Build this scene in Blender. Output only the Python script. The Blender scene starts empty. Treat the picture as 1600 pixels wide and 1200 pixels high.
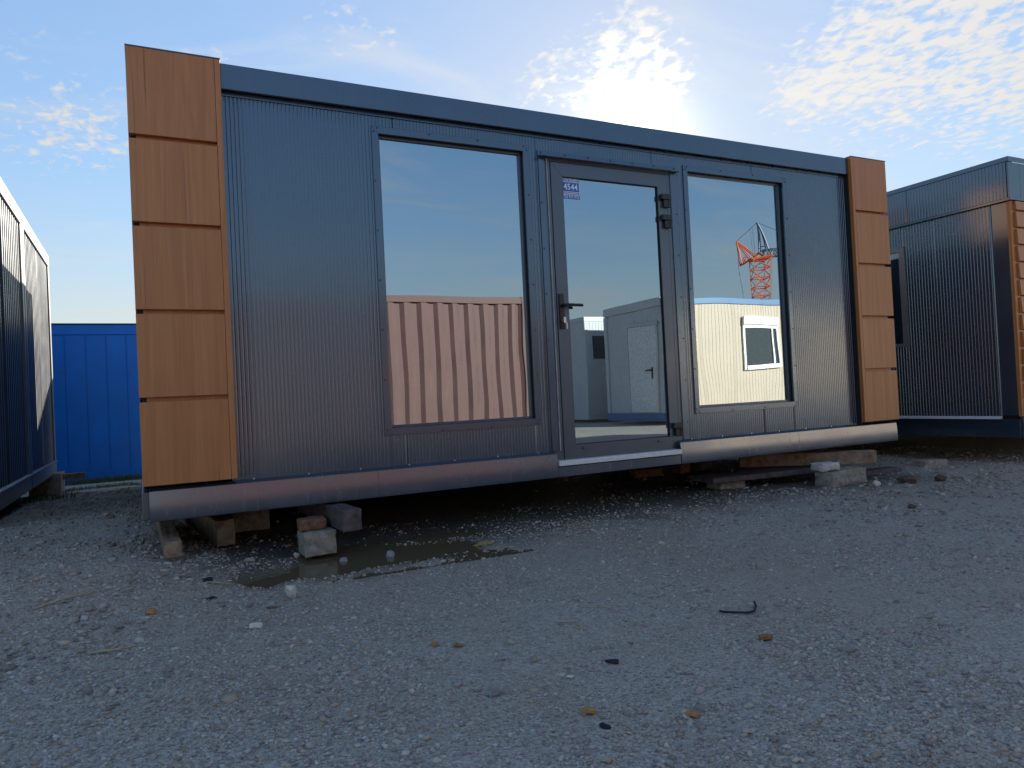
import bpy, bmesh, math, random
import numpy as np
from mathutils import Vector, Matrix, noise as mnoise

random.seed(7)
rng = np.random.default_rng(11)
SC = bpy.context.scene
COL = SC.collection
R = math.radians

# ------------------------------------------------------------------ camera
CAM = (0.02, -4.26, 0.86)
cam_d = bpy.data.cameras.new('camera')
cam = bpy.data.objects.new('camera', cam_d)
COL.objects.link(cam)
right = Vector((0.8911113, -0.4511285, -0.0490278))
up = Vector((0.0366660, -0.0361079, 0.9986750))
fwd = Vector((0.4523011, 0.8917283, 0.0156351))
m = Matrix((right, up, -fwd)).transposed().to_4x4()
m.translation = CAM
cam.matrix_world = m
cam_d.sensor_width = 36.0
cam_d.lens = 25.595
cam_d.clip_start = 0.05
cam_d.clip_end = 3000
SC.camera = cam

# ------------------------------------------------------------------ light
SUN_AZ, SUN_EL = 37.2, 18.0            # azimuth from +y towards +x
world = bpy.data.worlds.new('World')
SC.world = world
world.use_nodes = True
SUN_DIR = Vector((math.sin(R(SUN_AZ)) * math.cos(R(SUN_EL)), math.cos(R(SUN_AZ)) * math.cos(R(SUN_EL)), math.sin(R(SUN_EL))))


def build_world():
    nt = world.node_tree
    nt.nodes.clear()
    N, L = nt.nodes.new, nt.links.new

    def math_(op, a, b=None, c=None, clamp=False):
        n = N('ShaderNodeMath'); n.operation = op; n.use_clamp = clamp
        for i, v in enumerate((a, b, c)):
            if v is None: continue
            if isinstance(v, (int, float)): n.inputs[i].default_value = v
            else: L(v, n.inputs[i])
        return n.outputs[0]

    def smooth(v, a, b):
        n = N('ShaderNodeMapRange'); n.interpolation_type = 'SMOOTHSTEP'
        L(v, n.inputs[0]); n.inputs[1].default_value = a; n.inputs[2].default_value = b
        return n.outputs[0]
    out = N('ShaderNodeOutputWorld'); bg = N('ShaderNodeBackground')
    bg.inputs['Strength'].default_value = 0.065
    L(bg.outputs[0], out.inputs[0])
    sky = N('ShaderNodeTexSky'); sky.sky_type = 'NISHITA'; sky.sun_disc = False
    sky.sun_elevation = R(SUN_EL); sky.sun_rotation = R(SUN_AZ)
    sky.air_density = 1.0; sky.dust_density = 0.16; sky.ozone_density = 1.7; sky.altitude = 100
    tc = N('ShaderNodeTexCoord')
    nrm = N('ShaderNodeVectorMath'); nrm.operation = 'NORMALIZE'; L(tc.outputs['Generated'], nrm.inputs[0])
    d = nrm.outputs[0]
    sep = N('ShaderNodeSeparateXYZ'); L(d, sep.inputs[0])
    den = math_('ADD', math_('MAXIMUM', sep.outputs[2], 0.0), 0.12)
    cmb = N('ShaderNodeCombineXYZ')
    L(math_('DIVIDE', sep.outputs[0], den), cmb.inputs[0]); L(math_('DIVIDE', sep.outputs[1], den), cmb.inputs[1])
    uv = cmb.outputs[0]

    def dotp(c):
        n = N('ShaderNodeVectorMath'); n.operation = 'DOT_PRODUCT'; L(d, n.inputs[0]); n.inputs[1].default_value = Vector(c).normalized()
        return n.outputs['Value']

    def blob(c, sig, w=1.0):
        e = math_('MULTIPLY', math_('SUBTRACT', dotp(c), 1.0), 1.0 / (sig * sig))
        return math_('MULTIPLY', math_('EXPONENT', e), w)

    def noise(scale, detail, rough, dist=0.0, off=(0, 0, 0), stretch=(1, 1, 1), rot=0.0):
        mp = N('ShaderNodeMapping'); L(uv, mp.inputs[0]); mp.inputs['Location'].default_value = off
        mp.inputs['Scale'].default_value = stretch; mp.inputs['Rotation'].default_value = (0, 0, rot)
        n = N('ShaderNodeTexNoise'); L(mp.outputs[0], n.inputs['Vector']); n.inputs['Scale'].default_value = scale
        n.inputs['Detail'].default_value = detail; n.inputs['Roughness'].default_value = rough; n.inputs['Distortion'].default_value = dist
        return n.outputs[0]
    # fields of small cloud puffs (mackerel sky) in a few places, wisps elsewhere
    fields = [((0.557, 0.729, 0.398), .040, 1.0), ((0.549, 0.716, 0.436), .030, .9), ((0.565, 0.742, 0.352), .038, 1.1),
              ((0.473, 0.782, 0.407), .022, .55), ((0.46, 0.80, 0.38), .02, .5),
              ((0.71, 0.615, 0.343), .026, .8), ((0.725, 0.59, 0.357), .028, .95), ((0.745, 0.56, 0.372), .028, .95), ((0.755, 0.53, 0.384), .03, .95), ((0.775, 0.50, 0.396), .032, 1.0),
              ((0.773, 0.552, 0.312), .034, .7), ((0.835, 0.44, 0.338), .060, 1.15), ((0.86, 0.40, 0.34), .06, 1.1), ((0.80, 0.50, 0.345), .03, .6),
              ((-0.037, 0.944, 0.328), .035, .62), ((-0.09, 0.93, 0.31), .03, .5)]
    f = None
    for c, s, w in fields:
        b = blob(c, s, w)
        f = b if f is None else math_('ADD', f, b)
    far = smooth(noise(1.6, 3, .5, off=(3.1, 1.7, 0)), .60, .74)
    f = math_('ADD', f, math_('MULTIPLY', far, .55))
    puff = noise(33, 4, .52, .3, stretch=(1.0, .8, 1), rot=.6)
    big = noise(9, 4, .55, .3, off=(.4, .1, 0))
    pat = math_('ADD', math_('MULTIPLY', puff, .66), math_('MULTIPLY', big, .34))
    dens = smooth(math_('ADD', pat, math_('MULTIPLY', math_('MINIMUM', f, 1.25), .15)), .555, .755)
    dens = math_('MULTIPLY', dens, smooth(f, .05, .35))
    wisp = smooth(noise(2.6, 6, .58, .8, off=(5.2, .3, 0), stretch=(.55, 1.5, 1), rot=-.35), .47, .78)
    wisp = math_('MULTIPLY', wisp, .34)
    low = smooth(sep.outputs[2], .34, .06)
    wisp2 = math_('MULTIPLY', smooth(noise(1.3, 5, .6, .5, off=(.2, 2.2, 0), stretch=(.7, 1.6, 1), rot=-.2), .40, .72), math_('MULTIPLY', low, .55))
    wisp = math_('MAXIMUM', wisp, wisp2)
    cs = dotp(SUN_DIR)
    haze = math_('MULTIPLY', smooth(sep.outputs[2], .26, -.02), .75)
    aur = math_('ADD', math_('MULTIPLY', math_('EXPONENT', math_('MULTIPLY', math_('SUBTRACT', cs, 1.0), 600.0)), .35), math_('MULTIPLY', math_('EXPONENT', math_('MULTIPLY', math_('SUBTRACT', cs, 1.0), 16.0)), .16))
    wisp = math_('SUBTRACT', 1.0, math_('MULTIPLY', math_('SUBTRACT', 1.0, wisp), math_('MULTIPLY', math_('SUBTRACT', 1.0, haze), math_('SUBTRACT', 1.0, aur))))
    alpha = math_('SUBTRACT', 1.0, math_('MULTIPLY', math_('SUBTRACT', 1.0, math_('MULTIPLY', dens, .9)), math_('SUBTRACT', 1.0, wisp)))
    # clouds scatter sunlight forward: brighter towards the sun
    glow = math_('EXPONENT', math_('MULTIPLY', math_('SUBTRACT', cs, 1.0), 330.0))
    glow2 = math_('EXPONENT', math_('MULTIPLY', math_('SUBTRACT', cs, 1.0), 6.0))
    lum = math_('ADD', math_('ADD', 3.5, math_('MULTIPLY', glow2, 1.2)), math_('MULTIPLY', glow, 14.0))
    cc = N('ShaderNodeVectorMath'); cc.operation = 'SCALE'; cc.inputs[0].default_value = (1.0, .965, .91); L(lum, cc.inputs['Scale'])
    mix = N('ShaderNodeMix'); mix.data_type = 'RGBA'
    bw = N('ShaderNodeRGBToBW'); L(sky.outputs[0], bw.inputs[0])
    roll = math_('DIVIDE', 1.72, math_('ADD', 1.0, math_('DIVIDE', bw.outputs[0], 3.3)))
    sk = N('ShaderNodeVectorMath'); sk.operation = 'SCALE'; L(sky.outputs[0], sk.inputs[0]); L(roll, sk.inputs['Scale'])
    L(alpha, mix.inputs['Factor']); L(sk.outputs[0], mix.inputs['A']); L(cc.outputs[0], mix.inputs['B'])
    L(mix.outputs['Result'], bg.inputs['Color'])


build_world()
sun_d = bpy.data.lights.new('sun', 'SUN')
sun_d.energy = 4.5
sun_d.angle = R(0.6)
sun_d.color = (1.0, .92, .80)
sun = bpy.data.objects.new('sun', sun_d)
COL.objects.link(sun)
sun.rotation_euler = (-SUN_DIR).to_track_quat('-Z', 'Y').to_euler()
sun.location = (20, 30, 25)
SC.view_settings.view_transform = 'Standard'
SC.view_settings.look = 'None'
SC.view_settings.gamma = 1.0
SC.view_settings.exposure = 1.65
SC.render.engine = 'CYCLES'
SC.cycles.max_bounces = 8
SC.cycles.use_denoising = True
SC.cycles.caustics_reflective = False
SC.cycles.caustics_refractive = False
SC.cycles.sample_clamp_indirect = 6.0


# ------------------------------------------------------------------ materials
def lin(r, g, b):
    f = lambda c: (c / 255 / 12.92) if c / 255 <= .04045 else ((c / 255 + .055) / 1.055) ** 2.4
    return (f(r), f(g), f(b), 1.0)


class Mat:
    def __init__(self, name, color, rough=.5, spec=.5, metal=0.0, ior=None):
        self.m = bpy.data.materials.new(name); self.m.use_nodes = True
        self.nt = self.m.node_tree
        self.b = self.nt.nodes['Principled BSDF']
        self.b.inputs['Base Color'].default_value = color if len(color) == 4 else (*color, 1)
        self.b.inputs['Roughness'].default_value = rough
        self.b.inputs['Specular IOR Level'].default_value = spec
        self.b.inputs['Metallic'].default_value = metal
        if ior: self.b.inputs['IOR'].default_value = ior
        self._c = None

    def n(self, t): return self.nt.nodes.new(t)
    def l(self, a, b): self.nt.links.new(a, b)

    def coord(self, scale=(1, 1, 1), kind='Object'):
        tc = self.n('ShaderNodeTexCoord'); mp = self.n('ShaderNodeMapping')
        self.l(tc.outputs[kind], mp.inputs[0]); mp.inputs['Scale'].default_value = scale
        return mp.outputs[0]

    def noise(self, vec, scale, detail=3, rough=.5, dist=0.0):
        n = self.n('ShaderNodeTexNoise'); self.l(vec, n.inputs['Vector']); n.inputs['Scale'].default_value = scale
        n.inputs['Detail'].default_value = detail; n.inputs['Roughness'].default_value = rough; n.inputs['Distortion'].default_value = dist
        return n.outputs[0]

    def ramp(self, fac, stops, interp='LINEAR'):
        r = self.n('ShaderNodeValToRGB'); self.l(fac, r.inputs[0]); e = r.color_ramp.elements; r.color_ramp.interpolation = interp
        while len(e) < len(stops): e.new(.5)
        for i, (p, c) in enumerate(stops):
            e[i].position = p; e[i].color = c if len(c) == 4 else (*c, 1)
        return r.outputs[0]

    def rng(self, v, a, b, c, d, smooth=False):
        n = self.n('ShaderNodeMapRange'); self.l(v, n.inputs[0])
        if smooth: n.interpolation_type = 'SMOOTHSTEP'
        for i, x in enumerate((a, b, c, d)): n.inputs[i + 1].default_value = x
        return n.outputs[0]

    def math(self, op, a, b=None):
        n = self.n('ShaderNodeMath'); n.operation = op
        for i, v in enumerate((a, b)):
            if v is None: continue
            if isinstance(v, (int, float)): n.inputs[i].default_value = v
            else: self.l(v, n.inputs[i])
        return n.outputs[0]

    def mix(self, fac, a, b, blend='MIX'):
        n = self.n('ShaderNodeMix'); n.data_type = 'RGBA'; n.blend_type = blend
        for k, v in (('Factor', fac), ('A', a), ('B', b)):
            if isinstance(v, (int, float)): n.inputs[k].default_value = v
            elif isinstance(v, tuple): n.inputs[k].default_value = v if len(v) == 4 else (*v, 1)
            else: self.l(v, n.inputs[k])
        return n.outputs['Result']

    def bump(self, h, strength, dist=.01, prev=None):
        n = self.n('ShaderNodeBump'); self.l(h, n.inputs['Height']); n.inputs['Strength'].default_value = strength; n.inputs['Distance'].default_value = dist
        if prev is not None: self.l(prev, n.inputs['Normal'])
        return n.outputs[0]

    def set(self, **k):
        for a, v in k.items():
            s = self.b.inputs[{'color': 'Base Color', 'rough': 'Roughness', 'normal': 'Normal', 'metal': 'Metallic'}[a]]
            if isinstance(v, (int, float, tuple)): s.default_value = v
            else: self.l(v, s)
        return self


def paint(name, col, rough, var=.12, dirt=.25, dirtcol=(.16, .14, .12), ior=1.5, wave=.0, spec=.5, metal=0.0, tint=(1, 1, 1)):
    """painted sheet steel: slight tone variation, dusty patches, faint waviness"""
    M = Mat(name, col, rough, spec, metal, ior)
    M.b.inputs['Specular Tint'].default_value = (*tint, 1)
    c = M.coord()
    big = M.noise(c, 2.3, 4, .6)
    fine = M.noise(c, 38, 3, .6)
    v = M.rng(big, .3, .7, 1 - var, 1 + var)
    cc = M.mix(1.0, col, (1, 1, 1), 'MULTIPLY')
    hs = M.n('ShaderNodeHueSaturation'); M.l(cc, hs.inputs['Color']); M.l(v, hs.inputs['Value'])
    streak = M.noise(M.coord((9, 9, .7)), 3.0, 4, .6)
    dm = M.math('MULTIPLY', M.rng(streak, .52, .80, 0, dirt, True), M.rng(fine, .3, .7, .4, 1))
    M.set(color=M.mix(dm, hs.outputs[0], dirtcol))
    M.set(rough=M.math('ADD', M.rng(big, .3, .7, rough - .05, rough + .05), M.math('MULTIPLY', dm, .3)))
    if wave:
        M.set(normal=M.bump(M.noise(c, 3.2, 2, .4), wave, .02))
    return M.m


def oak(name, tint=1.0):
    M = Mat(name, lin(168, 112, 62), .34, .5, 0, 1.58)
    info = M.n('ShaderNodeObjectInfo')
    tc = M.n('ShaderNodeTexCoord'); mp = M.n('ShaderNodeMapping'); M.l(tc.outputs['Object'], mp.inputs[0])
    off = M.n('ShaderNodeVectorMath'); off.operation = 'SCALE'; off.inputs[0].default_value = (31, 17, 53); M.l(info.outputs['Random'], off.inputs['Scale'])
    M.l(off.outputs[0], mp.inputs['Location'])

    def sc(s):
        q = M.n('ShaderNodeMapping'); M.l(mp.outputs[0], q.inputs[0]); q.inputs['Scale'].default_value = s; return q.outputs[0]
    g1 = M.noise(sc((14, 14, .55)), 1.6, 5, .62, .9)
    g2 = M.noise(sc((70, 70, 1.6)), 1.5, 4, .6)
    g3 = M.noise(sc((26, 26, .35)), 2.2, 2, .5, .4)
    base = M.ramp(g1, [(.25, lin(170, 107, 58)), (.5, lin(186, 119, 66)), (.75, lin(198, 132, 76))])
    c2 = M.mix(M.rng(g2, .35, .75, 0, .35), base, lin(154, 90, 40))
    crack = M.rng(g3, .66, .74, 0, .55, True)
    M.set(color=M.mix(crack, c2, lin(84, 52, 30)))
    M.set(rough=M.rng(g2, .3, .7, .36, .5), normal=M.bump(g2, .12, .002))
    return M.m


def make_glass(name, refl, dust, tint=(.36, .42, .46), wave=.012):
    """solar-control double glazing: mirror-like outer face, tinted see-through, dust specks"""
    m_ = bpy.data.materials.new(name); m_.use_nodes = True
    nt = m_.node_tree; nt.nodes.clear(); N, L = nt.nodes.new, nt.links.new
    out = N('ShaderNodeOutputMaterial'); tr = N('ShaderNodeBsdfTransparent'); tr.inputs[0].default_value = (*tint, 1)
    gl = N('ShaderNodeBsdfGlossy'); gl.inputs['Roughness'].default_value = 0.0; gl.inputs[0].default_value = (.72, .89, 1, 1)
    df = N('ShaderNodeBsdfDiffuse'); df.inputs[0].default_value = (.55, .52, .46, 1)
    tc = N('ShaderNodeTexCoord')
    nz = N('ShaderNodeTexNoise'); nz.inputs['Scale'].default_value = 1.6; nz.inputs['Detail'].default_value = 1; L(tc.outputs['Object'], nz.inputs['Vector'])
    bp = N('ShaderNodeBump'); bp.inputs['Strength'].default_value = wave; bp.inputs['Distance'].default_value = .1; L(nz.outputs[0], bp.inputs['Height']); L(bp.outputs[0], gl.inputs['Normal'])
    fr = N('ShaderNodeFresnel'); fr.inputs[0].default_value = 1.5
    mr = N('ShaderNodeMapRange'); L(fr.outputs[0], mr.inputs[0]); mr.inputs[1].default_value = .04; mr.inputs[2].default_value = 1; mr.inputs[3].default_value = refl; mr.inputs[4].default_value = 1
    mx = N('ShaderNodeMixShader'); L(mr.outputs[0], mx.inputs[0]); L(tr.outputs[0], mx.inputs[1]); L(gl.outputs[0], mx.inputs[2])
    sp = N('ShaderNodeTexNoise'); sp.inputs['Scale'].default_value = 170; sp.inputs['Detail'].default_value = 2; L(tc.outputs['Object'], sp.inputs['Vector'])
    s1 = N('ShaderNodeMapRange'); s1.interpolation_type = 'SMOOTHSTEP'; L(sp.outputs[0], s1.inputs[0]); s1.inputs[1].default_value = .62; s1.inputs[2].default_value = .74
    sx = N('ShaderNodeSeparateXYZ'); L(tc.outputs['Object'], sx.inputs[0])
    hz = N('ShaderNodeMapRange'); L(sx.outputs[2], hz.inputs[0]); hz.inputs[1].default_value = 1.25; hz.inputs[2].default_value = .45; hz.inputs[3].default_value = 0; hz.inputs[4].default_value = dust
    bn = N('ShaderNodeTexNoise'); bn.inputs['Scale'].default_value = 3.5; bn.inputs['Detail'].default_value = 3; L(tc.outputs['Object'], bn.inputs['Vector'])
    b1 = N('ShaderNodeMapRange'); L(bn.outputs[0], b1.inputs[0]); b1.inputs[1].default_value = .35; b1.inputs[2].default_value = .65
    k = N('ShaderNodeMath'); k.operation = 'MULTIPLY'; L(s1.outputs[0], k.inputs[0]); L(hz.outputs[0], k.inputs[1])
    k2 = N('ShaderNodeMath'); k2.operation = 'MULTIPLY'; L(k.outputs[0], k2.inputs[0]); L(b1.outputs[0], k2.inputs[1])
    film = N('ShaderNodeMath'); film.operation = 'MULTIPLY_ADD'; L(hz.outputs[0], film.inputs[0]); film.inputs[1].default_value = .10; L(k2.outputs[0], film.inputs[2])
    m2 = N('ShaderNodeMixShader'); L(film.outputs[0], m2.inputs[0]); L(mx.outputs[0], m2.inputs[1]); L(df.outputs[0], m2.inputs[2])
    L(m2.outputs[0], out.inputs[0])
    return m_


def plain(name, col, rough=.6, spec=.4, metal=0.0, nscale=20, amt=.25, bump=.0):
    M = Mat(name, col, rough, spec, metal)
    c = M.coord(); n = M.noise(c, nscale, 4, .6)
    dk = tuple(x * (1 - amt) for x in col[:3]); lt = tuple(min(1, x * (1 + amt)) for x in col[:3])
    M.set(color=M.ramp(n, [(.3, dk), (.7, lt)]))
    if bump: M.set(normal=M.bump(M.noise(c, nscale * 2.2, 4, .65), bump, .006))
    return M.m


ANTH = (.030, .045, .070, 1)
MT = {}
MT['panel'] = paint('anthracite_panel', ANTH, .19, .08, .08, ior=2.25, tint=(.68, .85, 1))
MT['anth'] = paint('anthracite_trim', ANTH, .19, .08, .08, ior=2.2, wave=.02, tint=(.64, .83, 1))
MT['skirt'] = paint('anthracite_skirt', (.040, .053, .072, 1), .22, .10, .30, (.22, .19, .16), ior=2.4, wave=.06, tint=(.85, .92, 1))
MT['door'] = paint('anthracite_door', (.042, .050, .064, 1), .33, .06, .08, ior=2.0, tint=(.75, .87, 1))
MT['dark'] = plain('black_rubber_and_shade', (.008, .009, .011, 1), .6)
MT['shadowgap'] = plain('dark_steel', (.016, .018, .022, 1), .55)
MT['oak'] = oak('golden_oak_laminate')
MT['glass'] = make_glass('window_glass', .50, .05)
MT['doorglass'] = make_glass('door_glass', .47, .95)
MT['alu'] = plain('aluminium', (.74, .73, .72, 1), .42, .5, .15, 30, .08)
MT['spacer'] = plain('glazing_spacer', (.45, .46, .46, 1), .5)
MT['black'] = plain('black_metal', (.012, .012, .014, 1), .35, .5)
MT['brass'] = plain('brass', (.55, .42, .18, 1), .35, .5, .9)
MT['steel'] = plain('bright_steel', (.6, .6, .6, 1), .3, .5, .9)
MT['screw'] = plain('screw_head', (.02, .024, .03, 1), .4)
MT['signblue'] = plain('sticker_blue', lin(36, 92, 180), .35, .5, 0, 10, .05)
MT['signwhite'] = plain('sticker_white', (.82, .84, .86, 1), .4, .5, 0, 10, .03)
MT['intwall'] = plain('interior_wall', (.30, .30, .29, 1), .7)
MT['intfloor'] = plain('interior_floor', (.10, .09, .08, 1), .6)
MT['cont'] = paint('grey_container_panel', (.11, .12, .125, 1), .34, .10, .22, (.25, .23, .2), ior=1.7)
MT['contrim'] = paint('grey_container_trim', (.20, .205, .20, 1), .36, .10, .25, (.3, .28, .24), ior=1.6)
MT['blue'] = paint('blue_paint', lin(4, 116, 208), .40, .10, .14, (.10, .17, .30), ior=1.45)
MT['blueframe'] = paint('blue_frame', lin(50, 104, 148), .40, .10, .15, ior=1.45)
MT['red'] = paint('rust_red_paint', lin(100, 71, 66), .6, .14, .35, lin(110, 88, 82)[:3], ior=1.4)
MT['cream'] = paint('cream_panel', (.53, .42, .31, 1), .5, .06, .25, (.5, .44, .36), ior=1.4)
MT['lgrey'] = paint('pale_grey_panel', (.60, .59, .57, 1), .5, .06, .3, (.4, .38, .33), ior=1.4)
MT['white'] = plain('white_plastic', (.78, .76, .72, 1), .45)
MT['slate'] = plain('dark_window', (.05, .06, .065, 1), .12, .6)
MT['orange'] = plain('crane_orange', lin(205, 92, 45), .5, .4, 0, 2, .2)
MT['cranewhite'] = plain('crane_pale', lin(215, 170, 150), .5, .4, 0, 2, .15)
MT['cranegrey'] = plain('crane_grey', lin(95, 105, 120), .5)
MT['timber'] = plain('old_timber', (.25, .175, .12, 1), .85, .2, 0, 16, .45, .5)
MT['timberdark'] = plain('tarred_timber', (.10, .078, .078, 1), .75, .3, 0, 14, .5, .4)
MT['concrete'] = plain('old_concrete', (.30, .27, .225, 1), .9, .2, 0, 26, .35, .6)
MT['whitestone'] = plain('lime_stone', (.52, .50, .46, 1), .85, .2, 0, 22, .25, .5)
MT['brick'] = plain('old_brick', (.22, .11, .07, 1), .9, .2, 0, 30, .4, .5)
MT['kerb'] = plain('kerb_concrete', (.42, .39, .34, 1), .9, .2, 0, 18, .2, .4)


# ------------------------------------------------------------------ mesh helpers
class MB:
    def __init__(self): self.v = []; self.f = []; self.mi = []
    def add(self, vs, fs, mi=0):
        o = len(self.v); self.v += [tuple(p) for p in vs]; self.f += [tuple(i + o for i in q) for q in fs]; self.mi += [mi] * len(fs)

    def box(self, x0, x1, y0, y1, z0, z1, mi=0):
        vs = [(x, y, z) for x in (x0, x1) for y in (y0, y1) for z in (z0, z1)]
        self.add(vs, [(0, 1, 3, 2), (4, 6, 7, 5), (0, 4, 5, 1), (2, 3, 7, 6), (0, 2, 6, 4), (1, 5, 7, 3)], mi); return self

    def prism(self, poly, axis, a, b, mi=0):
        """poly: 2D points; extruded along axis ('x': poly=(y,z); 'y': (x,z); 'z': (x,y))"""
        def P(p, t):
            return {'x': (t, p[0], p[1]), 'y': (p[0], t, p[1]), 'z': (p[0], p[1], t)}[axis]
        n = len(poly)
        vs = [P(p, a) for p in poly] + [P(p, b) for p in poly]
        fs = [tuple(range(n))[::-1], tuple(range(n, 2 * n))] + [(i, (i + 1) % n, n + (i + 1) % n, n + i) for i in range(n)]
        self.add(vs, fs, mi); return self

    def tube(self, pts, r, n=6, mi=0, r2=None):
        pts = [Vector(p) for p in pts]; rings = []
        for i, p in enumerate(pts):
            d = (pts[min(i + 1, len(pts) - 1)] - pts[max(i - 1, 0)]).normalized()
            a = d.cross(Vector((0, 0, 1)))
            if a.length < 1e-3: a = d.cross(Vector((1, 0, 0)))
            a.normalize(); b = d.cross(a)
            rr = r if r2 is None else r + (r2 - r) * i / (len(pts) - 1)
            rings.append([p + (a * math.cos(t) + b * math.sin(t)) * rr for t in [2 * math.pi * k / n for k in range(n)]])
        vs = [q for rg in rings for q in rg]; fs = []
        for i in range(len(pts) - 1):
            for k in range(n): fs.append((i * n + k, i * n + (k + 1) % n, (i + 1) * n + (k + 1) % n, (i + 1) * n + k))
        fs.append(tuple(range(n))[::-1]); fs.append(tuple(range((len(pts) - 1) * n, len(pts) * n)))
        self.add(vs, fs, mi); return self

    def bar(self, a, b, w, mi=0): return self.tube([a, b], w, 4, mi)

    def build(self, name, mats, parent=None, bevel=0.0, seg=2, smooth=False):
        me = bpy.data.meshes.new(name); me.from_pydata(self.v, [], self.f)
        mats = mats if isinstance(mats, (list, tuple)) else [mats]
        for mm in mats: me.materials.append(MT[mm] if isinstance(mm, str) else mm)
        for p, i in zip(me.polygons, self.mi): p.material_index = i
        bm = bmesh.new(); bm.from_mesh(me); bmesh.ops.recalc_face_normals(bm, faces=bm.faces); bm.to_mesh(me); bm.free()
        if smooth:
            for p in me.polygons: p.use_smooth = True
        me.update()
        o = bpy.data.objects.new(name, me); COL.objects.link(o)
        if parent is not None:
            o.parent = parent
            o.matrix_parent_inverse = Matrix.Translation(-Vector(parent_world(parent)))
        if bevel:
            md = o.modifiers.new('bevel', 'BEVEL'); md.width = bevel; md.segments = seg; md.limit_method = 'ANGLE'; md.angle_limit = R(40)
        return o


def parent_world(p):
    v = Vector(p.location)
    return v


def sheet(name, vs, fs, mat, parent=None, smooth=False):
    me = bpy.data.meshes.new(name); me.from_pydata(vs, [], fs)
    me.materials.append(MT[mat] if isinstance(mat, str) else mat)
    if smooth:
        for p in me.polygons: p.use_smooth = True
    o = bpy.data.objects.new(name, me); COL.objects.link(o)
    if parent is not None:
        o.parent = parent; o.matrix_parent_inverse = Matrix.Translation(-Vector(parent_world(parent)))
    return o


def tag(o, label=None, cat=None, group=None, kind=None):
    if label: o['label'] = label
    if cat: o['category'] = cat
    if group: o['group'] = group
    if kind: o['kind'] = kind
    return o


def thing(name, label, cat, loc, group=None):
    o = bpy.data.objects.new(name, None); COL.objects.link(o); o.location = loc; o.empty_display_size = .2
    return tag(o, label, cat, group)


def ribs(rects, pitch, depth, axis='x', plane=0.0, sgn=-1, land=.55, slope=.16, phase=0.0):
    """micro-ribbed sheet. rects: (a0,a1,z0,z1) along axis; raised lands towards sgn of the normal axis"""
    vs, fs = [], []
    for a0, a1, z0, z1 in rects:
        xs = [(a0, 0)]
        k = math.floor((a0 - phase) / pitch)
        while True:
            s = phase + k * pitch
            for t, h in ((0, 0), (slope, 1), (slope + land, 1), (2 * slope + land, 0)):
                a = s + t * pitch
                if a0 < a < a1: xs.append((a, h))
            if s > a1: break
            k += 1
        xs.append((a1, 0))
        o = len(vs)
        for a, h in xs:
            q = plane + sgn * depth * h
            for z in (z0, z1): vs.append((a, q, z) if axis == 'x' else (q, a, z))
        for i in range(len(xs) - 1):
            f = (o + 2 * i, o + 2 * i + 2, o + 2 * i + 3, o + 2 * i + 1)
            fs.append(f)
    return vs, fs


# ------------------------------------------------------------------ ground
PUD = [(0.476, -0.511), (0.638, -0.258), (0.944, -0.098), (1.307, -0.137), (1.574, -0.271), (1.714, -0.504), (1.445, -0.594), (1.076, -0.644), (0.757, -0.637), (0.548, -0.626)]


def smst(a, b, v):
    t = np.clip((v - a) / (b - a), 0, 1); return t * t * (3 - 2 * t)


def vnoise(x, y, s, seed):
    """cheap 2D value noise"""
    xi = np.floor(x / s).astype(np.int64); yi = np.floor(y / s).astype(np.int64)
    fx = x / s - xi; fy = y / s - yi
    fx = fx * fx * (3 - 2 * fx); fy = fy * fy * (3 - 2 * fy)

    def h(a, b):
        n = (a * 374761393 + b * 668265263 + seed * 982451653) & 0xffffffff
        n = ((n ^ (n >> 13)) * 1274126177) & 0xffffffff
        return ((n ^ (n >> 16)) & 0xffff) / 65535.0 - .5
    return (h(xi, yi) * (1 - fx) + h(xi + 1, yi) * fx) * (1 - fy) + (h(xi, yi + 1) * (1 - fx) + h(xi + 1, yi + 1) * fx) * fy


def pud_mask(x, y):
    # elongated hollow along the drip line of the skirt
    ax, ay, bx, by = .52, -.52, 1.62, -.40
    t = np.clip(((x - ax) * (bx - ax) + (y - ay) * (by - ay)) / ((bx - ax) ** 2 + (by - ay) ** 2), 0, 1)
    yc = -.52 + .12 * t + .05 * np.sin(t * 3.1) + .17 * np.sin(np.pi * t) * .55
    d = np.hypot(x - (ax + t * (bx - ax)), (y - yc) * 1.0)
    w = .10 + .13 * np.sin(np.pi * np.clip(t, .05, .97)) + .10 * vnoise(x, y, .16, 5)
    return d / np.maximum(w, .02)


def ground_h(x, y, fine=True):
    x = np.asarray(x, float); y = np.asarray(y, float)
    xx = np.maximum(x + .25, 0)
    h = .012 + .105 * np.exp(-(xx / .58) ** 2) * smst(-1.3, -.15, y)
    h = h + .02 * np.exp(-((x - 1.0) / 1.0) ** 2) * smst(-1.0, -.3, y)
    h = h - .30 * smst(.8, 9.2, y) * smst(3.0, .5, x) - .06 * smst(.8, 9.2, y) * smst(.5, 3.0, x)
    near = smst(14, 7, np.hypot(x - 1, y + 1))
    h = h + near * (.030 * vnoise(x, y, 1.3, 1) + .014 * vnoise(x + 9, y, .45, 2))
    pm = pud_mask(x, y)
    h = h - .030 * smst(1.25, .55, pm)
    if fine:
        coarse = smst(.9, -.3, x) * smst(-2.6, -1.0, y) + .35
        h = h + near * coarse * (.012 * vnoise(x, y, .11, 3) + .010 * vnoise(x, y, .05, 4))
        h = h + near * (.003 * vnoise(x, y, .03, 6))
    return h


def axis_pts(segs):
    out = []
    for a, b, s in segs:
        n = max(1, int(round((b - a) / s))); out += list(np.linspace(a, b, n, endpoint=False))
    out.append(segs[-1][1]); return np.array(out)


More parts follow.
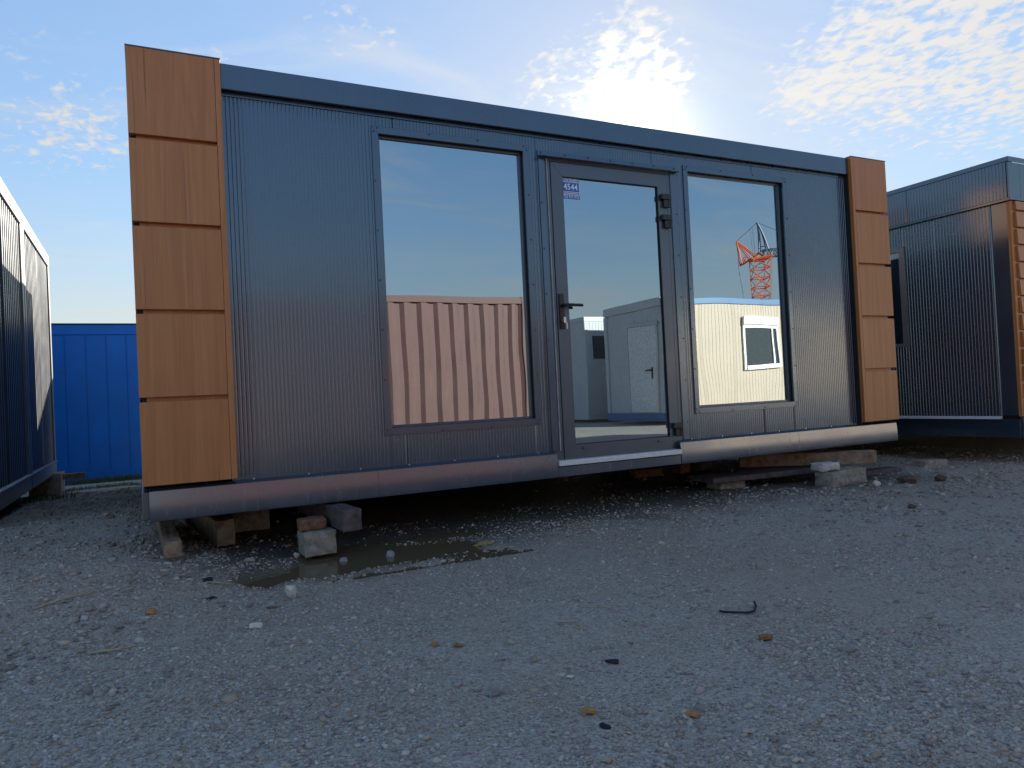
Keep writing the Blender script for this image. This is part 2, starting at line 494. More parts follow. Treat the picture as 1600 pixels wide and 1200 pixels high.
gx = axis_pts([(-600, -60, 60), (-60, -12, 4), (-12, -2.2, .35), (-2.2, -.9, .05), (-.9, 3.6, .02), (3.6, 7.6, .035), (7.6, 14, .25), (14, 60, 4), (60, 600, 60)])
gy = axis_pts([(-600, -60, 60), (-60, -14, 3), (-14, -5, .3), (-5, -3.6, .08), (-3.6, .3, .02), (.3, 3, .05), (3, 10, .1), (10, 20, .5), (20, 60, 4), (60, 600, 60)])
GX, GY = np.meshgrid(gx, gy)
GZ = ground_h(GX, GY)
nx, ny = len(gx), len(gy)
me = bpy.data.meshes.new('ground')
vv = np.stack([GX, GY, GZ], -1).reshape(-1, 3)
idx = np.arange(nx * ny).reshape(ny, nx)
ff = np.stack([idx[:-1, :-1], idx[:-1, 1:], idx[1:, 1:], idx[1:, :-1]], -1).reshape(-1, 4)


def np_mesh(me, v, f):
    k = f.shape[1]
    me.vertices.add(len(v)); me.vertices.foreach_set('co', v.astype(np.float32).ravel())
    me.loops.add(f.size); me.loops.foreach_set('vertex_index', f.astype(np.int32).ravel())
    me.polygons.add(len(f)); me.polygons.foreach_set('loop_start', np.arange(0, f.size, k, dtype=np.int32))
    me.polygons.foreach_set('loop_total', np.full(len(f), k, dtype=np.int32))
    me.update(calc_edges=True); me.validate()


np_mesh(me, vv, ff)
me.polygons.foreach_set('use_smooth', np.ones(len(ff), bool))


def ground_mat():
    M = Mat('gravel_ground', (.16, .15, .14), .85, .3)
    c = M.coord()
    n1 = M.noise(c, .55, 5, .6)
    n2 = M.noise(c, 3.0, 5, .65, .3)
    n3 = M.noise(c, 24, 4, .7)
    vo = M.n('ShaderNodeTexVoronoi'); M.l(c, vo.inputs['Vector']); vo.inputs['Scale'].default_value = 150; vo.inputs['Randomness'].default_value = 1
    vo2 = M.n('ShaderNodeTexVoronoi'); M.l(c, vo2.inputs['Vector']); vo2.inputs['Scale'].default_value = 62; vo2.inputs['Randomness'].default_value = 1
    g = M.n('ShaderNodeSeparateColor'); M.l(vo.outputs['Color'], g.inputs[0])
    g2 = M.n('ShaderNodeSeparateColor'); M.l(vo2.outputs['Color'], g2.inputs[0])
    sand = M.ramp(n2, [(.28, (.34, .295, .235)), (.5, (.45, .405, .345)), (.72, (.50, .46, .40))])
    grain = M.ramp(g.outputs[0], [(0, (.10, .095, .085)), (.25, (.32, .29, .245)), (.7, (.50, .465, .405)), (.93, (.64, .61, .55)), (1, (.65, .64, .61))])
    grain2 = M.ramp(g2.outputs[0], [(0, (.13, .12, .11)), (.4, (.34, .315, .275)), (.85, (.48, .45, .40)), (1, (.62, .6, .55))])
    col = M.mix(M.rng(n3, .35, .65, .35, .8), sand, grain)
    col = M.mix(M.rng(n2, .45, .7, .0, .5), col, grain2)
    col = M.mix(M.rng(n1, .38, .62, 0, .8), col, M.mix(.5, col, (.33, .255, .175)))
    # darker, less rough earth along the drip line and beneath the building
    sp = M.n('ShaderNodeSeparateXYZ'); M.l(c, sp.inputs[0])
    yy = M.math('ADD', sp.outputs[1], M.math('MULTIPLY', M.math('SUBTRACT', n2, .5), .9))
    dark_earth = M.math('MULTIPLY', M.rng(yy, -.75, -.1, 0, 1, True), M.rng(sp.outputs[1], 6.0, 7.0, 1, 0))
    dark_earth = M.math('MULTIPLY', dark_earth, M.rng(sp.outputs[0], -.1, .5, 0, 1, True))
    dark_earth = M.math('MULTIPLY', dark_earth, M.rng(sp.outputs[0], 5.6, 6.2, 1, 0, True))
    col = M.mix(M.math('MULTIPLY', dark_earth, .78), col, (.034, .026, .019))
    da = M.n('ShaderNodeAttribute'); da.attribute_name = 'damp'
    col = M.mix(M.math('MULTIPLY', da.outputs['Fac'], .8), col, (.115, .088, .058))
    M.set(color=col)
    M.set(rough=M.math('SUBTRACT', .92, M.math('MULTIPLY', dark_earth, .25)))
    h = M.math('ADD', M.math('MULTIPLY', vo.outputs['Distance'], -.5), M.math('ADD', M.math('MULTIPLY', vo2.outputs['Distance'], -.8), M.math('MULTIPLY', n3, .9)))
    M.set(normal=M.bump(h, 1.0, .009))
    return M.m


dm_ = me.attributes.new('damp', 'FLOAT', 'POINT')
damp = smst(2.1, .8, pud_mask(GX, GY) + .5 * vnoise(GX, GY, .12, 41))
damp[np.hypot(GX - 1, GY + .4) > 2] = 0
dm_.data.foreach_set('value', damp.astype(np.float32).ravel())
me.materials.append(ground_mat())
ground = bpy.data.objects.new('ground', me); COL.objects.link(ground)
tag(ground, kind='structure')

# puddle water lying in the hollow
wm = Mat('muddy_water', (.15, .112, .066), .05, .5, 0, 1.33)
wc = wm.coord()
wm.set(normal=wm.bump(wm.noise(wc, 14, 2, .5), .02, .02))
wv = [(x, y, 0.0125) for x, y in [(.30, -.75), (1.9, -.75), (1.9, .08), (.30, .08)]]
water = sheet('puddle_water', wv, [(0, 1, 2, 3)], wm.m)
tag(water, kind='structure')


# gravel: loose stones, one object
def gravel(name, pts, sizes, flat=.56, colors=None):
    n = len(pts)
    bm = bmesh.new(); bmesh.ops.create_icosphere(bm, subdivisions=1, radius=1.0)
    base = np.array([v.co[:] for v in bm.verts]); tri = np.array([[v.index for v in f.verts] for f in bm.faces]); bm.free()
    # coarser stone: 12 verts / 20 faces
    if len(base) > 12:
        phi = (1 + 5 ** .5) / 2
    nb = len(base)
    out = np.empty((n, nb, 3), np.float32)
    jit = 1 + .62 * (rng.random((n, nb, 1)) - .5) * 1.6
    sc = np.stack([.75 + .6 * rng.random(n), .65 + .5 * rng.random(n), flat * (.7 + .6 * rng.random(n))], -1)[:, None, :]
    p = base[None] * jit * sc
    a = rng.random(n) * 2 * np.pi; t = (rng.random(n) - .5) * .9
    ca, sa, ct, st = np.cos(a)[:, None], np.sin(a)[:, None], np.cos(t)[:, None], np.sin(t)[:, None]
    x, y, z = p[..., 0], p[..., 1], p[..., 2]
    y, z = y * ct - z * st, y * st + z * ct
    x, y = x * ca - y * sa, x * sa + y * ca
    out[..., 0] = x; out[..., 1] = y; out[..., 2] = z
    out *= sizes[:, None, None]
    out += pts[:, None, :]
    F = (tri[None] + (np.arange(n) * nb)[:, None, None]).reshape(-1, 3)
    me = bpy.data.meshes.new(name); np_mesh(me, out.reshape(-1, 3), F)
    ca_ = me.color_attributes.new('tone', 'FLOAT_COLOR', 'POINT')
    cols = np.repeat(colors, nb, axis=0)
    ca_.data.foreach_set('color', np.concatenate([cols, np.ones((len(cols), 1))], 1).astype(np.float32).ravel())
    return me


def stone_mat():
    M = Mat('loose_stone', (.2, .2, .2), .85, .3)
    at = M.n('ShaderNodeAttribute'); at.attribute_name = 'tone'
    n = M.noise(M.coord(), 140, 3, .6)
    M.set(color=M.mix(M.rng(n, .3, .7, 0, .5), at.outputs['Color'], (.28, .255, .22)))
    return M.m


MT['stone'] = stone_mat()


def scatter(n, xr, yr, dens):
    px = rng.uniform(*xr, n * 4); py = rng.uniform(*yr, n * 4)
    keep = rng.random(n * 4) < dens(px, py)
    px, py = px[keep][:n], py[keep][:n]
    return px, py


def field_density(x, y):
    d = np.hypot(x - CAM[0], y - CAM[1])
    w = np.clip((2.3 / np.maximum(d, 1.2)) ** 1.3, 0, 1)
    patch = np.clip(.55 + 1.6 * vnoise(x, y, .5, 21) + 1.0 * vnoise(x, y, .17, 22), .06, 1)
    coarse = smst(1.0, -.2, x - .25 * (y + 1.0))
    return w * np.maximum(patch, coarse) * np.where(pud_mask(x, y) < 1.0, .05, 1) * np.where((y > -.1) & (x > .4) & (x < 5.7), .25, 1)


palette = np.array((2.75, 2.5, 2.12)) * np.array([(.10, .10, .105), (.15, .15, .152), (.19, .188, .185), (.17, .155, .135), (.25, .245, .24), (.36, .35, .335), (.14, .12, .10), (.13, .14, .152), (.30, .29, .28)])
palette = np.minimum(palette, np.array((.54, .51, .465)))
pw = np.array([.24, .2, .17, .12, .14, .04, .08, .06, .004])
# fine grit near the camera
px_, py_ = scatter(82000, (-1.4, 4.6), (-3.9, .6), field_density)
sz = np.clip(np.exp(rng.normal(math.log(.0040), .45, len(px_))), .0018, .012)
cz = palette[rng.choice(len(palette), len(px_), p=pw / pw.sum())] * (.8 + .4 * rng.random((len(px_), 1)))
pts = np.stack([px_, py_, ground_h(px_, py_) + sz * .15], -1)
# coarse stones: left yard, along the building and to the right
def coarse_density(x, y):
    left = smst(.85, -.35, x - .30 * (y + .6)) * smst(-3.0, -1.4, y)
    rightg = smst(2.6, 4.4, x) * smst(-2.4, -1.2, y) * .75
    strip = np.exp(-((y + .75 - .08 * (x - 2)) / .35) ** 2) * smst(1.5, 2.6, x) * .5
    base = .035 * np.clip(.5 + 2 * vnoise(x, y, .35, 31), 0, 1)
    dd = left + rightg + strip + base
    return np.clip(dd, 0, 1) * np.clip(.45 + 1.2 * vnoise(x, y, .22, 33), .05, 1) * np.where(pud_mask(x, y) < 1.1, .04, 1) * np.where((y > -.1) & (x > .4) & (x < 5.7), .16, 1)


qx, qy = scatter(24000, (-1.9, 8.2), (-3.2, 6.5), coarse_density)
s2 = np.clip(np.exp(rng.normal(math.log(.0088), .45, len(qx))), .004, .021)
c2 = palette[rng.choice(len(palette), len(qx), p=pw / pw.sum())] * (.62 + .38 * rng.random((len(qx), 1)))
p2 = np.stack([qx, qy, ground_h(qx, qy) + s2 * .2], -1)
gme = gravel('gravel', np.concatenate([pts, p2]), np.concatenate([sz, s2]), colors=np.concatenate([cz, c2]))
gme.materials.append(MT['stone'])
go = bpy.data.objects.new('gravel', gme); COL.objects.link(go)
tag(go, 'loose grey gravel and grit lying over the yard', 'gravel', kind='stuff')

# ------------------------------------------------------------------ the modular office in the middle
DEP = 6.5
office = thing('modular_office', 'anthracite modular office with glass door, two big windows and wood-look corner columns', 'modular building', (0, 0, .297))
# closed shell: floor, back, sides, roof
MB().box(.06, 5.90, .10, DEP, .300, .46).build('floor_slab', 'shadowgap', office)
MB().box(.10, 5.86, .12, DEP - .1, .462, .470).build('floor_covering', 'intfloor', office)
MB().box(.02, 5.92, .06, DEP, 2.60, 2.74).build('roof', 'anth', office)
MB().box(.10, 5.86, DEP - .12, DEP - .06, .47, 2.598).build('back_wall', 'intwall', office)
MB().box(.06, .10, .45, DEP - .14, .47, 2.598).build('inner_wall', 'intwall', office)
MB().box(5.86, 5.90, .45, DEP - .14, .47, 2.598).build('inner_wall', 'intwall', office)
for sx, xx in ((-1, .006), (1, 5.938)):
    v_, f_ = ribs([(.42, DEP, .45, 2.62)], .02, .0016, 'y', xx, sx)
    sheet('side_wall_panel', v_, f_, 'panel', office)
    MB().box(min(xx, xx - sx * .06), max(xx, xx - sx * .06), .40, DEP + .004, 2.622, 2.755).build('side_fascia', 'anth', office, .004)
    MB().box(min(xx + sx * .012, xx - sx * .06), max(xx + sx * .012, xx - sx * .06), .03, DEP + .004, .297, .448).build('side_skirt', 'skirt', office, .006)
v_, f_ = ribs([(.006, 5.938, .45, 2.62)], .02, .0016, 'x', DEP + .002, 1)
sheet('rear_wall_panel', v_, f_, 'panel', office)
MB().box(-.004, 5.95, DEP - .06, DEP - .002, -.30, .44).build('rear_light_block', 'skirt', office)  # unseen, added down to the ground to block light from behind

# ribbed front panels around the openings
W1, W2, DR = (1.345, 2.345, .695, 2.490), (3.742, 4.742, .695, 2.490), (2.475, 3.615, .40, 2.470)
ZB, ZT = .462, 2.598
panels = [
    [(.44, 1.345, ZB, ZT), (1.345, 1.4415, ZB, .695), (1.345, 1.4415, 2.49, ZT)],
    [(1.4445, 2.345, ZB, .695), (1.4445, 2.345, 2.49, ZT), (2.345, 2.4435, ZB, ZT)],
    [(2.4465, 2.475, ZB, ZT), (2.475, 3.4185, 2.47, ZT)],
    [(3.4215, 3.615, 2.47, ZT), (3.615, 3.742, ZB, ZT), (3.742, 4.4085, ZB, .695), (3.742, 4.4085, 2.49, ZT)],
    [(4.4115, 4.742, ZB, .695), (4.4115, 4.742, 2.49, ZT), (4.742, 5.4085, ZB, ZT)],
    [(5.4115, 5.50, ZB, ZT)],
]
for rc in panels:
    v_, f_ = ribs(rc, .022, .0022, 'x', 0.0, -1)
    sheet('wall_panel', v_, f_, 'panel', office)
# backing so that seams and reveals read dark
b = MB()
for rc in [(.44, 1.345, ZB, ZT), (2.345, 2.475, ZB, ZT), (3.615, 3.742, ZB, ZT), (4.742, 5.50, ZB, ZT), (1.345, 2.345, ZB, .695), (1.345, 2.345, 2.49, ZT), (2.475, 3.615, 2.47, ZT), (3.742, 4.742, ZB, .695), (3.742, 4.742, 2.49, ZT)]:
    b.box(rc[0], rc[1], .004, .10, rc[2], rc[3])
b.build('wall_core', 'shadowgap', office)

# roof fascia, rail strip with screws
MB().prism([(-.05, 2.615), (-.05, 2.752), (-.044, 2.757), (.06, 2.757), (.06, 2.63), (-.03, 2.63), (-.03, 2.615)], 'x', .461, 5.489).build('roof_fascia', 'anth', office, .003)
MB().box(.461, 5.489, -.028, .06, 2.622, 2.629).build('fascia_shade_strip', 'dark', office)  # black strip, colours in the shade under the fascia


def screws(b, pts, mi, r=.006, y=-.010):
    for x, z in pts:
        ring = [(x + r * math.cos(t), z + r * math.sin(t)) for t in [k * math.pi / 3 for k in range(6)]]
        b.prism(ring, 'y', y - .004, y, mi)


b = MB(); b.box(.461, 5.489, -.010, .0, 2.594, 2.618)
screws(b, [(.52 + .275 * i, 2.606) for i in range(18)], 1)
b.build('top_rail', ['anth', 'screw'], office)

# wood-look corner columns
def column(x0, x1, outer):
    yb, yf = -.030, -.078
    z0, z1 = .485, 2.762
    col = MB()
    xi0, xi1 = (x0 + .035, x1 - .004) if outer == 'left' else (x0 + .004, x1 - .035)
    col.box(xi0, xi1, yb - .012, .02, z0 + .006, z1 - .006)
    c = col.build('corner_column', 'oak', office)
    # dark steel post behind
    MB().box(x0 + .012, x1 - .012, yb + .0, .05, z0 + .004, z1 - .01).build('column_post', 'shadowgap', c)
    fl = .030
    if outer == 'left': f0, f1, p0, p1 = x1 - fl, x1, x0, x1 - fl - .0015
    else: f0, f1, p0, p1 = x0, x0 + fl, x0 + fl + .0015, x1
    MB().box(f0, f1, yf, yb + .012, z0, z1).build('edge_strip', 'oak', c, .002)
    n = 5; g = .024; hgt = (z1 - z0) / n
    for i in range(n):
        a = z0 + i * hgt + (0 if i == 0 else 0); t = z0 + (i + 1) * hgt - (g if i < n - 1 else 0)
        q = MB(); q.box(p0, p1, yf, yb - .0125, a, t); q.build('cladding_panel', 'oak', c, .0022)
    # return along the side
    s0, s1 = ((x0, x0 + .02) if outer == 'left' else (x1 - .02, x1))
    for i in range(n):
        a = z0 + i * hgt; t = z0 + (i + 1) * hgt - (g if i < n - 1 else 0)
        MB().box(s0, s1, yb - .0115, .40, a, t).build('side_cladding_panel', 'oak', c, .002)
    MB().box(x0 - .001, x1 + .001, yf - .003, .41, z1 + .0005, z1 + .006).build('column_cap', 'anth', c)
    return c


column(.002, .459, 'left')
column(5.494, 5.943, 'right')
MB().box(5.484, 5.505, -.044, .02, .47, 2.755).build('column_reveal', 'shadowgap', office)

# skirt
def skirt(x0, x1, name='skirt'):
    prof = [(.0, .470), (-.046, .4555), (-.0486, .4535), (-0.0495, 0.444), (-0.05161, 0.4268), (-0.05342, 0.4096), (-0.05492, 0.3924), (-0.05595, 0.3752), (-0.05643, 0.358), (-0.05649, 0.3408), (-0.05625, 0.3236), (-0.05583, 0.3064), (-0.05483, .300), (-.048, .297), (-.01, .297), (-.01, .310), (-.042, .312), (-.042, .43), (.0, .452)]
    o = MB().prism(prof, 'x', x0, x1).build(name, 'skirt', office, smooth=True)
    o.data.set_sharp_from_angle(angle=R(35)); return o


skirt(.030, 1.24); skirt(1.2415, 2.467); skirt(3.512, 4.72); skirt(4.7215, 5.935)
MB().box(2.470, 3.509, -.054, .02, .299, .368).build('skirt_under_door', 'skirt', office, .004)
b = MB(); screws(b, [(.55 + .30 * i, .4705) for i in range(7)] + [(3.66 + .30 * i, .4705) for i in range(7)], 0, .005, -.003)
tag(b.build('skirt_screw_row', 'steel', office), kind='stuff')


# windows
def window(ox0, ox1, oz0, oz1, op, name):
    ix0, ix1, iz0, iz1 = op
    w = MB()
    yt, yo = -.013, .0
    def quad_trim(pts):
        vs = [(x, yt, z) for x, z in pts] + [(x, yo, z) for x, z in pts]
        return vs, [(0, 1, 2, 3), (7, 6, 5, 4), (0, 4, 5, 1), (1, 5, 6, 2), (2, 6, 7, 3), (3, 7, 4, 0)]
    # reveal
    w.box(ix0, ix1, .0, .075, iz1 - .004, iz1, 0); w.box(ix0, ix1, .0, .075, iz0, iz0 + .004, 0)
    w.box(ix0, ix0 + .004, .0, .075, iz0 + .004, iz1 - .004, 0); w.box(ix1 - .004, ix1, .0, .075, iz0 + .004, iz1 - .004, 0)
    win = w.build(name, 'shadowgap', office)
    e = .004
    corners = [(ox0, oz0), (ox1, oz0), (ox1, oz1), (ox0, oz1)]; inn = [(ix0 + e, iz0 + e), (ix1 - e, iz0 + e), (ix1 - e, iz1 - e), (ix0 + e, iz1 - e)]
    g = .0012
    for k in range(4):
        k2 = (k + 1) % 4
        t = MB(); vs, fs = quad_trim([corners[k], corners[k2], inn[k2], inn[k]]); t.add(vs, fs, 0)
        L_ = math.dist(corners[k], corners[k2]); n = max(3, int(L_ / .30))
        sp = []
        for i in range(n + 1):
            u = .035 / L_ + (1 - .07 / L_) * i / n
            bx = corners[k][0] + (corners[k2][0] - corners[k][0]) * u; bz = corners[k][1] + (corners[k2][1] - corners[k][1]) * u
            cx_ = (ox0 + ox1) / 2; cz_ = (oz0 + oz1) / 2
            ins = .011
            if k in (0, 2): bz += ins if bz < cz_ else -ins
            else: bx += ins if bx < cx_ else -ins
            sp.append((bx, bz))
        screws(t, sp, 1, .0055, yt)
        t.build('window_trim', ['anth', 'screw'], win, .0018)
    fr = MB(); a0, a1, c0, c1 = ix0 + .004, ix1 - .004, iz0 + .004, iz1 - .004; fw = .016
    fr.box(a0, a1, .022, .055, c1 - fw, c1); fr.box(a0, a1, .022, .055, c0, c0 + fw)
    fr.box(a0, a0 + fw, .022, .055, c0 + fw, c1 - fw); fr.box(a1 - fw, a1, .022, .055, c0 + fw, c1 - fw)
    fr.build('window_frame', 'door', win, .002)
    s = .010; d0, d1, e0, e1 = a0 + fw, a1 - fw, c0 + fw, c1 - fw
    spc = MB(); spc.box(d0, d1, .040, .050, e1 - s, e1); spc.box(d0, d1, .040, .050, e0, e0 + s); spc.box(d0, d0 + s, .040, .050, e0 + s, e1 - s); spc.box(d1 - s, d1, .040, .050, e0 + s, e1 - s)
    spc.build('glazing_spacer', 'spacer', win)
    sheet('window_pane', [(d0, .036, e0), (d1, .036, e0), (d1, .036, e1), (d0, .036, e1)], [(0, 1, 2, 3)], 'glass', win)
    return win


window(1.308, 2.381, .655, 2.530, W1, 'window')
window(3.704, 4.779, .655, 2.530, W2, 'window')

# door
d = MB()
d.box(2.475, 2.546, -.006, .08, .407, 2.442); d.box(3.543, 3.615, -.006, .08, .407, 2.442); d.box(2.475, 3.615, -.006, .08, 2.443, 2.470)
door = d.build('door', 'door', office, .002)
t = MB(); t.box(2.455, 2.500, -.013, -.0065, .470, 2.462); screws(t, [(2.467, .60 + .31 * i) for i in range(6)], 1, .0055, -.013); t.build('door_side_trim', ['anth', 'screw'], door, .0015)
t = MB(); t.box(2.516, 2.520, -.016, -.0062, .470, 2.455, 0); t.build('door_bead', 'spacer', door)
t = MB(); t.box(3.575, 3.636, -.013, -.0065, .470, 2.462); screws(t, [(3.622, .60 + .31 * i) for i in range(6)], 1, .0055, -.013); t.build('door_side_trim', ['anth', 'screw'], door, .0015)
t = MB(); t.prism([(-.004, 2.507), (-.014, 2.507), (-.016, 2.468), (-.058, 2.462), (-.058, 2.459), (-.004, 2.464)], 'x', 2.452, 3.642); screws(t, [(2.475 + .19 * i, 2.492) for i in range(7)], 1, .0055, -.0142); t.build('door_drip_trim', ['anth', 'screw'], door)
lf = MB(); lx0, lx1, lz0, lz1 = 2.550, 3.539, .410, 2.438
gx0, gx1, gz0, gz1 = 2.640, 3.455, .502, 2.345
lf.add([(x, -.010, z) for x, z in ((lx0, lz0), (lx1, lz0), (gx1, gz0), (gx0, gz0))] + [(x, .05, z) for x, z in ((lx0, lz0), (lx1, lz0), (gx1, gz0), (gx0, gz0))], [(0, 1, 2, 3), (7, 6, 5, 4), (0, 4, 5, 1), (1, 5, 6, 2), (2, 6, 7, 3), (3, 7, 4, 0)])
for q in (((lx0, lz1), (lx0, lz0), (gx0, gz0), (gx0, gz1)), ((lx1, lz0), (lx1, lz1), (gx1, gz1), (gx1, gz0)), ((lx1, lz1), (lx0, lz1), (gx0, gz1), (gx1, gz1))):
    lf.add([(x, -.010, z) for x, z in q] + [(x, .05, z) for x, z in q], [(0, 1, 2, 3), (7, 6, 5, 4), (0, 4, 5, 1), (1, 5, 6, 2), (2, 6, 7, 3), (3, 7, 4, 0)])
lf.build('door_leaf', 'door', door, .0012)
gk = MB(); e = .005
gk.box(gx0, gx1, -.004, .012, gz1 - e, gz1); gk.box(gx0, gx1, -.004, .012, gz0, gz0 + e); gk.box(gx0, gx0 + e, -.004, .012, gz0 + e, gz1 - e); gk.box(gx1 - e, gx1, -.004, .012, gz0 + e, gz1 - e)
gk.build('door_gasket', 'dark', door)
gk = MB(); gk.box(2.5465, 2.5495, .0, .04, .41, 2.44); gk.box(3.5395, 3.5425, .0, .04, .41, 2.44); gk.box(2.5465, 3.5425, .0, .04, 2.4385, 2.4425)
gk.build('door_seal', 'dark', door)
sheet('door_pane', [(gx0 + e, .006, gz0 + e), (gx1 - e, .006, gz0 + e), (gx1 - e, .006, gz1 - e), (gx0 + e, .006, gz1 - e)], [(0, 1, 2, 3)], 'doorglass', door)
sp = MB(); q0, q1, q2, q3 = gx0 + e, gx1 - e, gz0 + e, gz1 - e; s = .011
sp.box(q1 - s, q1, .010, .02, q2, q3); sp.box(q0, q0 + s * .5, .010, .02, q2, q3)
sp.build('glazing_spacer', 'spacer', door)
h = MB(); h.box(2.562, 2.598, -.022, -.0105, 1.295, 1.535)
h.tube([(2.580, -.022, 1.452), (2.580, -.060, 1.452)], .011, 10)
h.tube([(2.578, -.060, 1.452), (2.62, -.064, 1.454), (2.72, -.062, 1.452)], .0105, 8)
h.build('door_handle', 'black', door, .002)
k = MB(); k.tube([(2.580, -.022, 1.352), (2.580, -.034, 1.352)], .014, 12); k.build('lock_cylinder', 'brass', door)
k = MB(); k.tube([(2.582, -.034, 1.352), (2.582, -.046, 1.352)], .004, 6); k.box(2.573, 2.592, -.049, -.0455, 1.334, 1.372); k.box(2.592, 2.600, -.050, -.047, 1.292, 1.335)
k.build('key', 'steel', door)
for hz in (2.247, 2.094, .560):
    hg = MB(); hg.box(3.470, 3.556, -.042, -.0105, hz, hz + .040); hg.box(3.492, 3.536, -.034, -.0105, hz - .056, hz); hg.tube([(3.540, -.030, hz - .058), (3.540, -.030, hz)], .012, 8)
    hg.build('hinge', 'black', door, .003)
for x0 in (2.695, 3.340):
    MB().box(x0, x0 + .055, -.020, -.0105, .470, .482).build('drain_cap', 'door', door, .002)
MB().prism([(-.068, .373), (-.068, .402), (-.064, .407), (.03, .409), (.03, .373)], 'x', 2.472, 3.508).build('threshold', 'alu', door, .002)


# sticker with lettering, upper left corner of the door pane
def text_mesh(txt, size, sx=1.0):
    cu = bpy.data.curves.new('lettering', 'FONT'); cu.body = txt; cu.size = size; cu.align_x = 'CENTER'; cu.align_y = 'CENTER'; cu.resolution_u = 2; cu.offset = size * .012
    o = bpy.data.objects.new('lettering', cu); COL.objects.link(o)
    dg = bpy.context.evaluated_depsgraph_get(); me_ = bpy.data.meshes.new_from_object(o.evaluated_get(dg)); bpy.data.objects.remove(o); bpy.data.curves.remove(cu)
    vs = np.array([v.co[:] for v in me_.vertices]); fs = [tuple(p.vertices) for p in me_.polygons]; bpy.data.meshes.remove(me_)
    vs[:, 0] *= sx
    return vs, fs


sx0, sx1, sz0, sz1 = 2.641, 2.782, 2.199, 2.341
st = MB().box(sx0, sx1, .0025, .0045, sz0, sz1).build('sticker', 'signblue', office)
bb = MB()
cxs = (sx0 + sx1) / 2; ys = .0018
for txt, size, z, sx in (('KONTENERY', .030, 2.3275, .80), ('4544', .060, 2.279, .95), ('732 915 915', .0315, 2.2115, .80)):
    v_, f_ = text_mesh(txt, size, sx)
    bb.add([(cxs + p[0], ys, z + p[1]) for p in v_], f_)
for a, b_, c, dd in ((sx0, sx1, 2.312, 2.316), (sx0, sx0 + .003, 2.224, 2.312), (sx1 - .003, sx1, 2.224, 2.312), (sx0 + .003, sx1 - .003, 2.245, 2.2485), (sx0 + .003, sx1 - .003, 2.224, 2.227)):
    bb.add([(a, ys, c), (b_, ys, c), (b_, ys, dd), (a, ys, dd)], [(0, 1, 2, 3)])
for i in range(13):
    xa = sx0 + .012 + i * .0092; bb.add([(xa, ys, 2.232), (xa + .007, ys, 2.232), (xa + .007, ys, 2.240), (xa, ys, 2.240)], [(0, 1, 2, 3)])
bb.build('lettering', 'signwhite', st)


# ------------------------------------------------------------------ things under the office
def rough_block(name, mat, cx, cy, z0, lx, ly, lz, rz=0.0, label='', cat='', group=None, jit=.006, tilt=0.0, chip=True):
    bm = bmesh.new(); bmesh.ops.create_cube(bm, size=1.0)
    bmesh.ops.subdivide_edges(bm, edges=bm.edges[:], cuts=3, use_grid_fill=True)
    sd = random.random() * 50
    for v in bm.verts:
        p = v.co.copy(); edge = sum(abs(abs(c) - .5) < 1e-4 for c in p)
        v.co = Vector((p.x * lx, p.y * ly, p.z * lz))
        n_ = Vector((mnoise.noise(p * 4 + Vector((sd, 0, 0))), mnoise.noise(p * 4 + Vector((0, sd, 0))), mnoise.noise(p * 4 + Vector((0, 0, sd)))))
        v.co += n_ * jit
        if chip and edge >= 2: v.co -= v.co.normalized() * random.uniform(.2, 1.2) * jit
    me_ = bpy.data.meshes.new(name); bm.to_mesh(me_); bm.free(); me_.materials.append(MT[mat])
    o = bpy.data.objects.new(name, me_); COL.objects.link(o); o.location = (cx, cy, z0 + lz / 2); o.rotation_euler = (0, tilt, rz)
    md = o.modifiers.new('bevel', 'BEVEL'); md.width = .004; md.segments = 1; md.limit_method = 'ANGLE'; md.angle_limit = R(35)
    return tag(o, label, cat, group)


G = 'supports under the anthracite office'
rough_block('concrete_block', 'concrete', .858, -.10, .030, .180, .19, .135, .04, 'squat pale concrete block beside the puddle, carrying a brick', 'block', G, .010)
rough_block('brick', 'brick', .838, -.075, .166, .15, .13, .062, -.05, 'brown brick lying on the pale concrete block by the puddle', 'brick', G, .006)
rough_block('timber_beam', 'timberdark', .975, .16, .170, .105, 1.0, .115, .06, 'dark tarred square beam sticking out above the puddle', 'beam', G, .005)
rough_block('timber_beam', 'timber', .118, .52, .118, .084, 1.34, .080, .015, 'weathered brown beam poking out under the left corner column', 'beam', G, .006)
rough_block('timber_beam', 'timber', .335, .95, .075, .105, 1.4, .150, .12, 'brown beam lying further back under the office, second from the left corner', 'beam', G, .006)
rough_block('concrete_block', 'concrete', .62, 1.05, .02, .26, .22, .16, .2, 'shaded concrete block deep under the left half of the office', 'block', G, .008)
rough_block('concrete_block', 'concrete', 5.04, -.17, .005, .47, .17, .128, .10, 'long pale concrete block at the right end under the office', 'block', G, .010)
rough_block('rubble_stone', 'whitestone', 4.88, -.16, .134, .20, .13, .066, -.08, 'whitish chipped stone resting on the long pale concrete block', 'stone', G, .012)
rough_block('timber_beam', 'timber', 5.03, .16, .145, 1.10, .105, .110, R(-38), 'grey-brown beam jutting out diagonally under the right end of the office', 'beam', G, .005)
rough_block('wooden_plank', 'timberdark', 4.55, .22, .09, 1.15, .30, .045, R(-6), 'flat dark plank lying under the right half of the office', 'plank', G, .005)
rough_block('concrete_block', 'concrete', 4.25, .30, .0, .25, .2, .088, R(-6), 'low shaded concrete block under the flat dark plank', 'block', G, .007)
rough_block('wooden_plank', 'timberdark', 5.72, .03, .005, .46, .16, .055, R(-8), 'short dark board on the ground right of the long pale concrete block', 'plank', G, .005)
rough_block('brick', 'brick', 4.35, 1.50, .0, .30, .14, .085, R(-10), 'rust-brown brick seen under the door threshold, leftmost of three', 'brick', 'bricks under the door', .006)
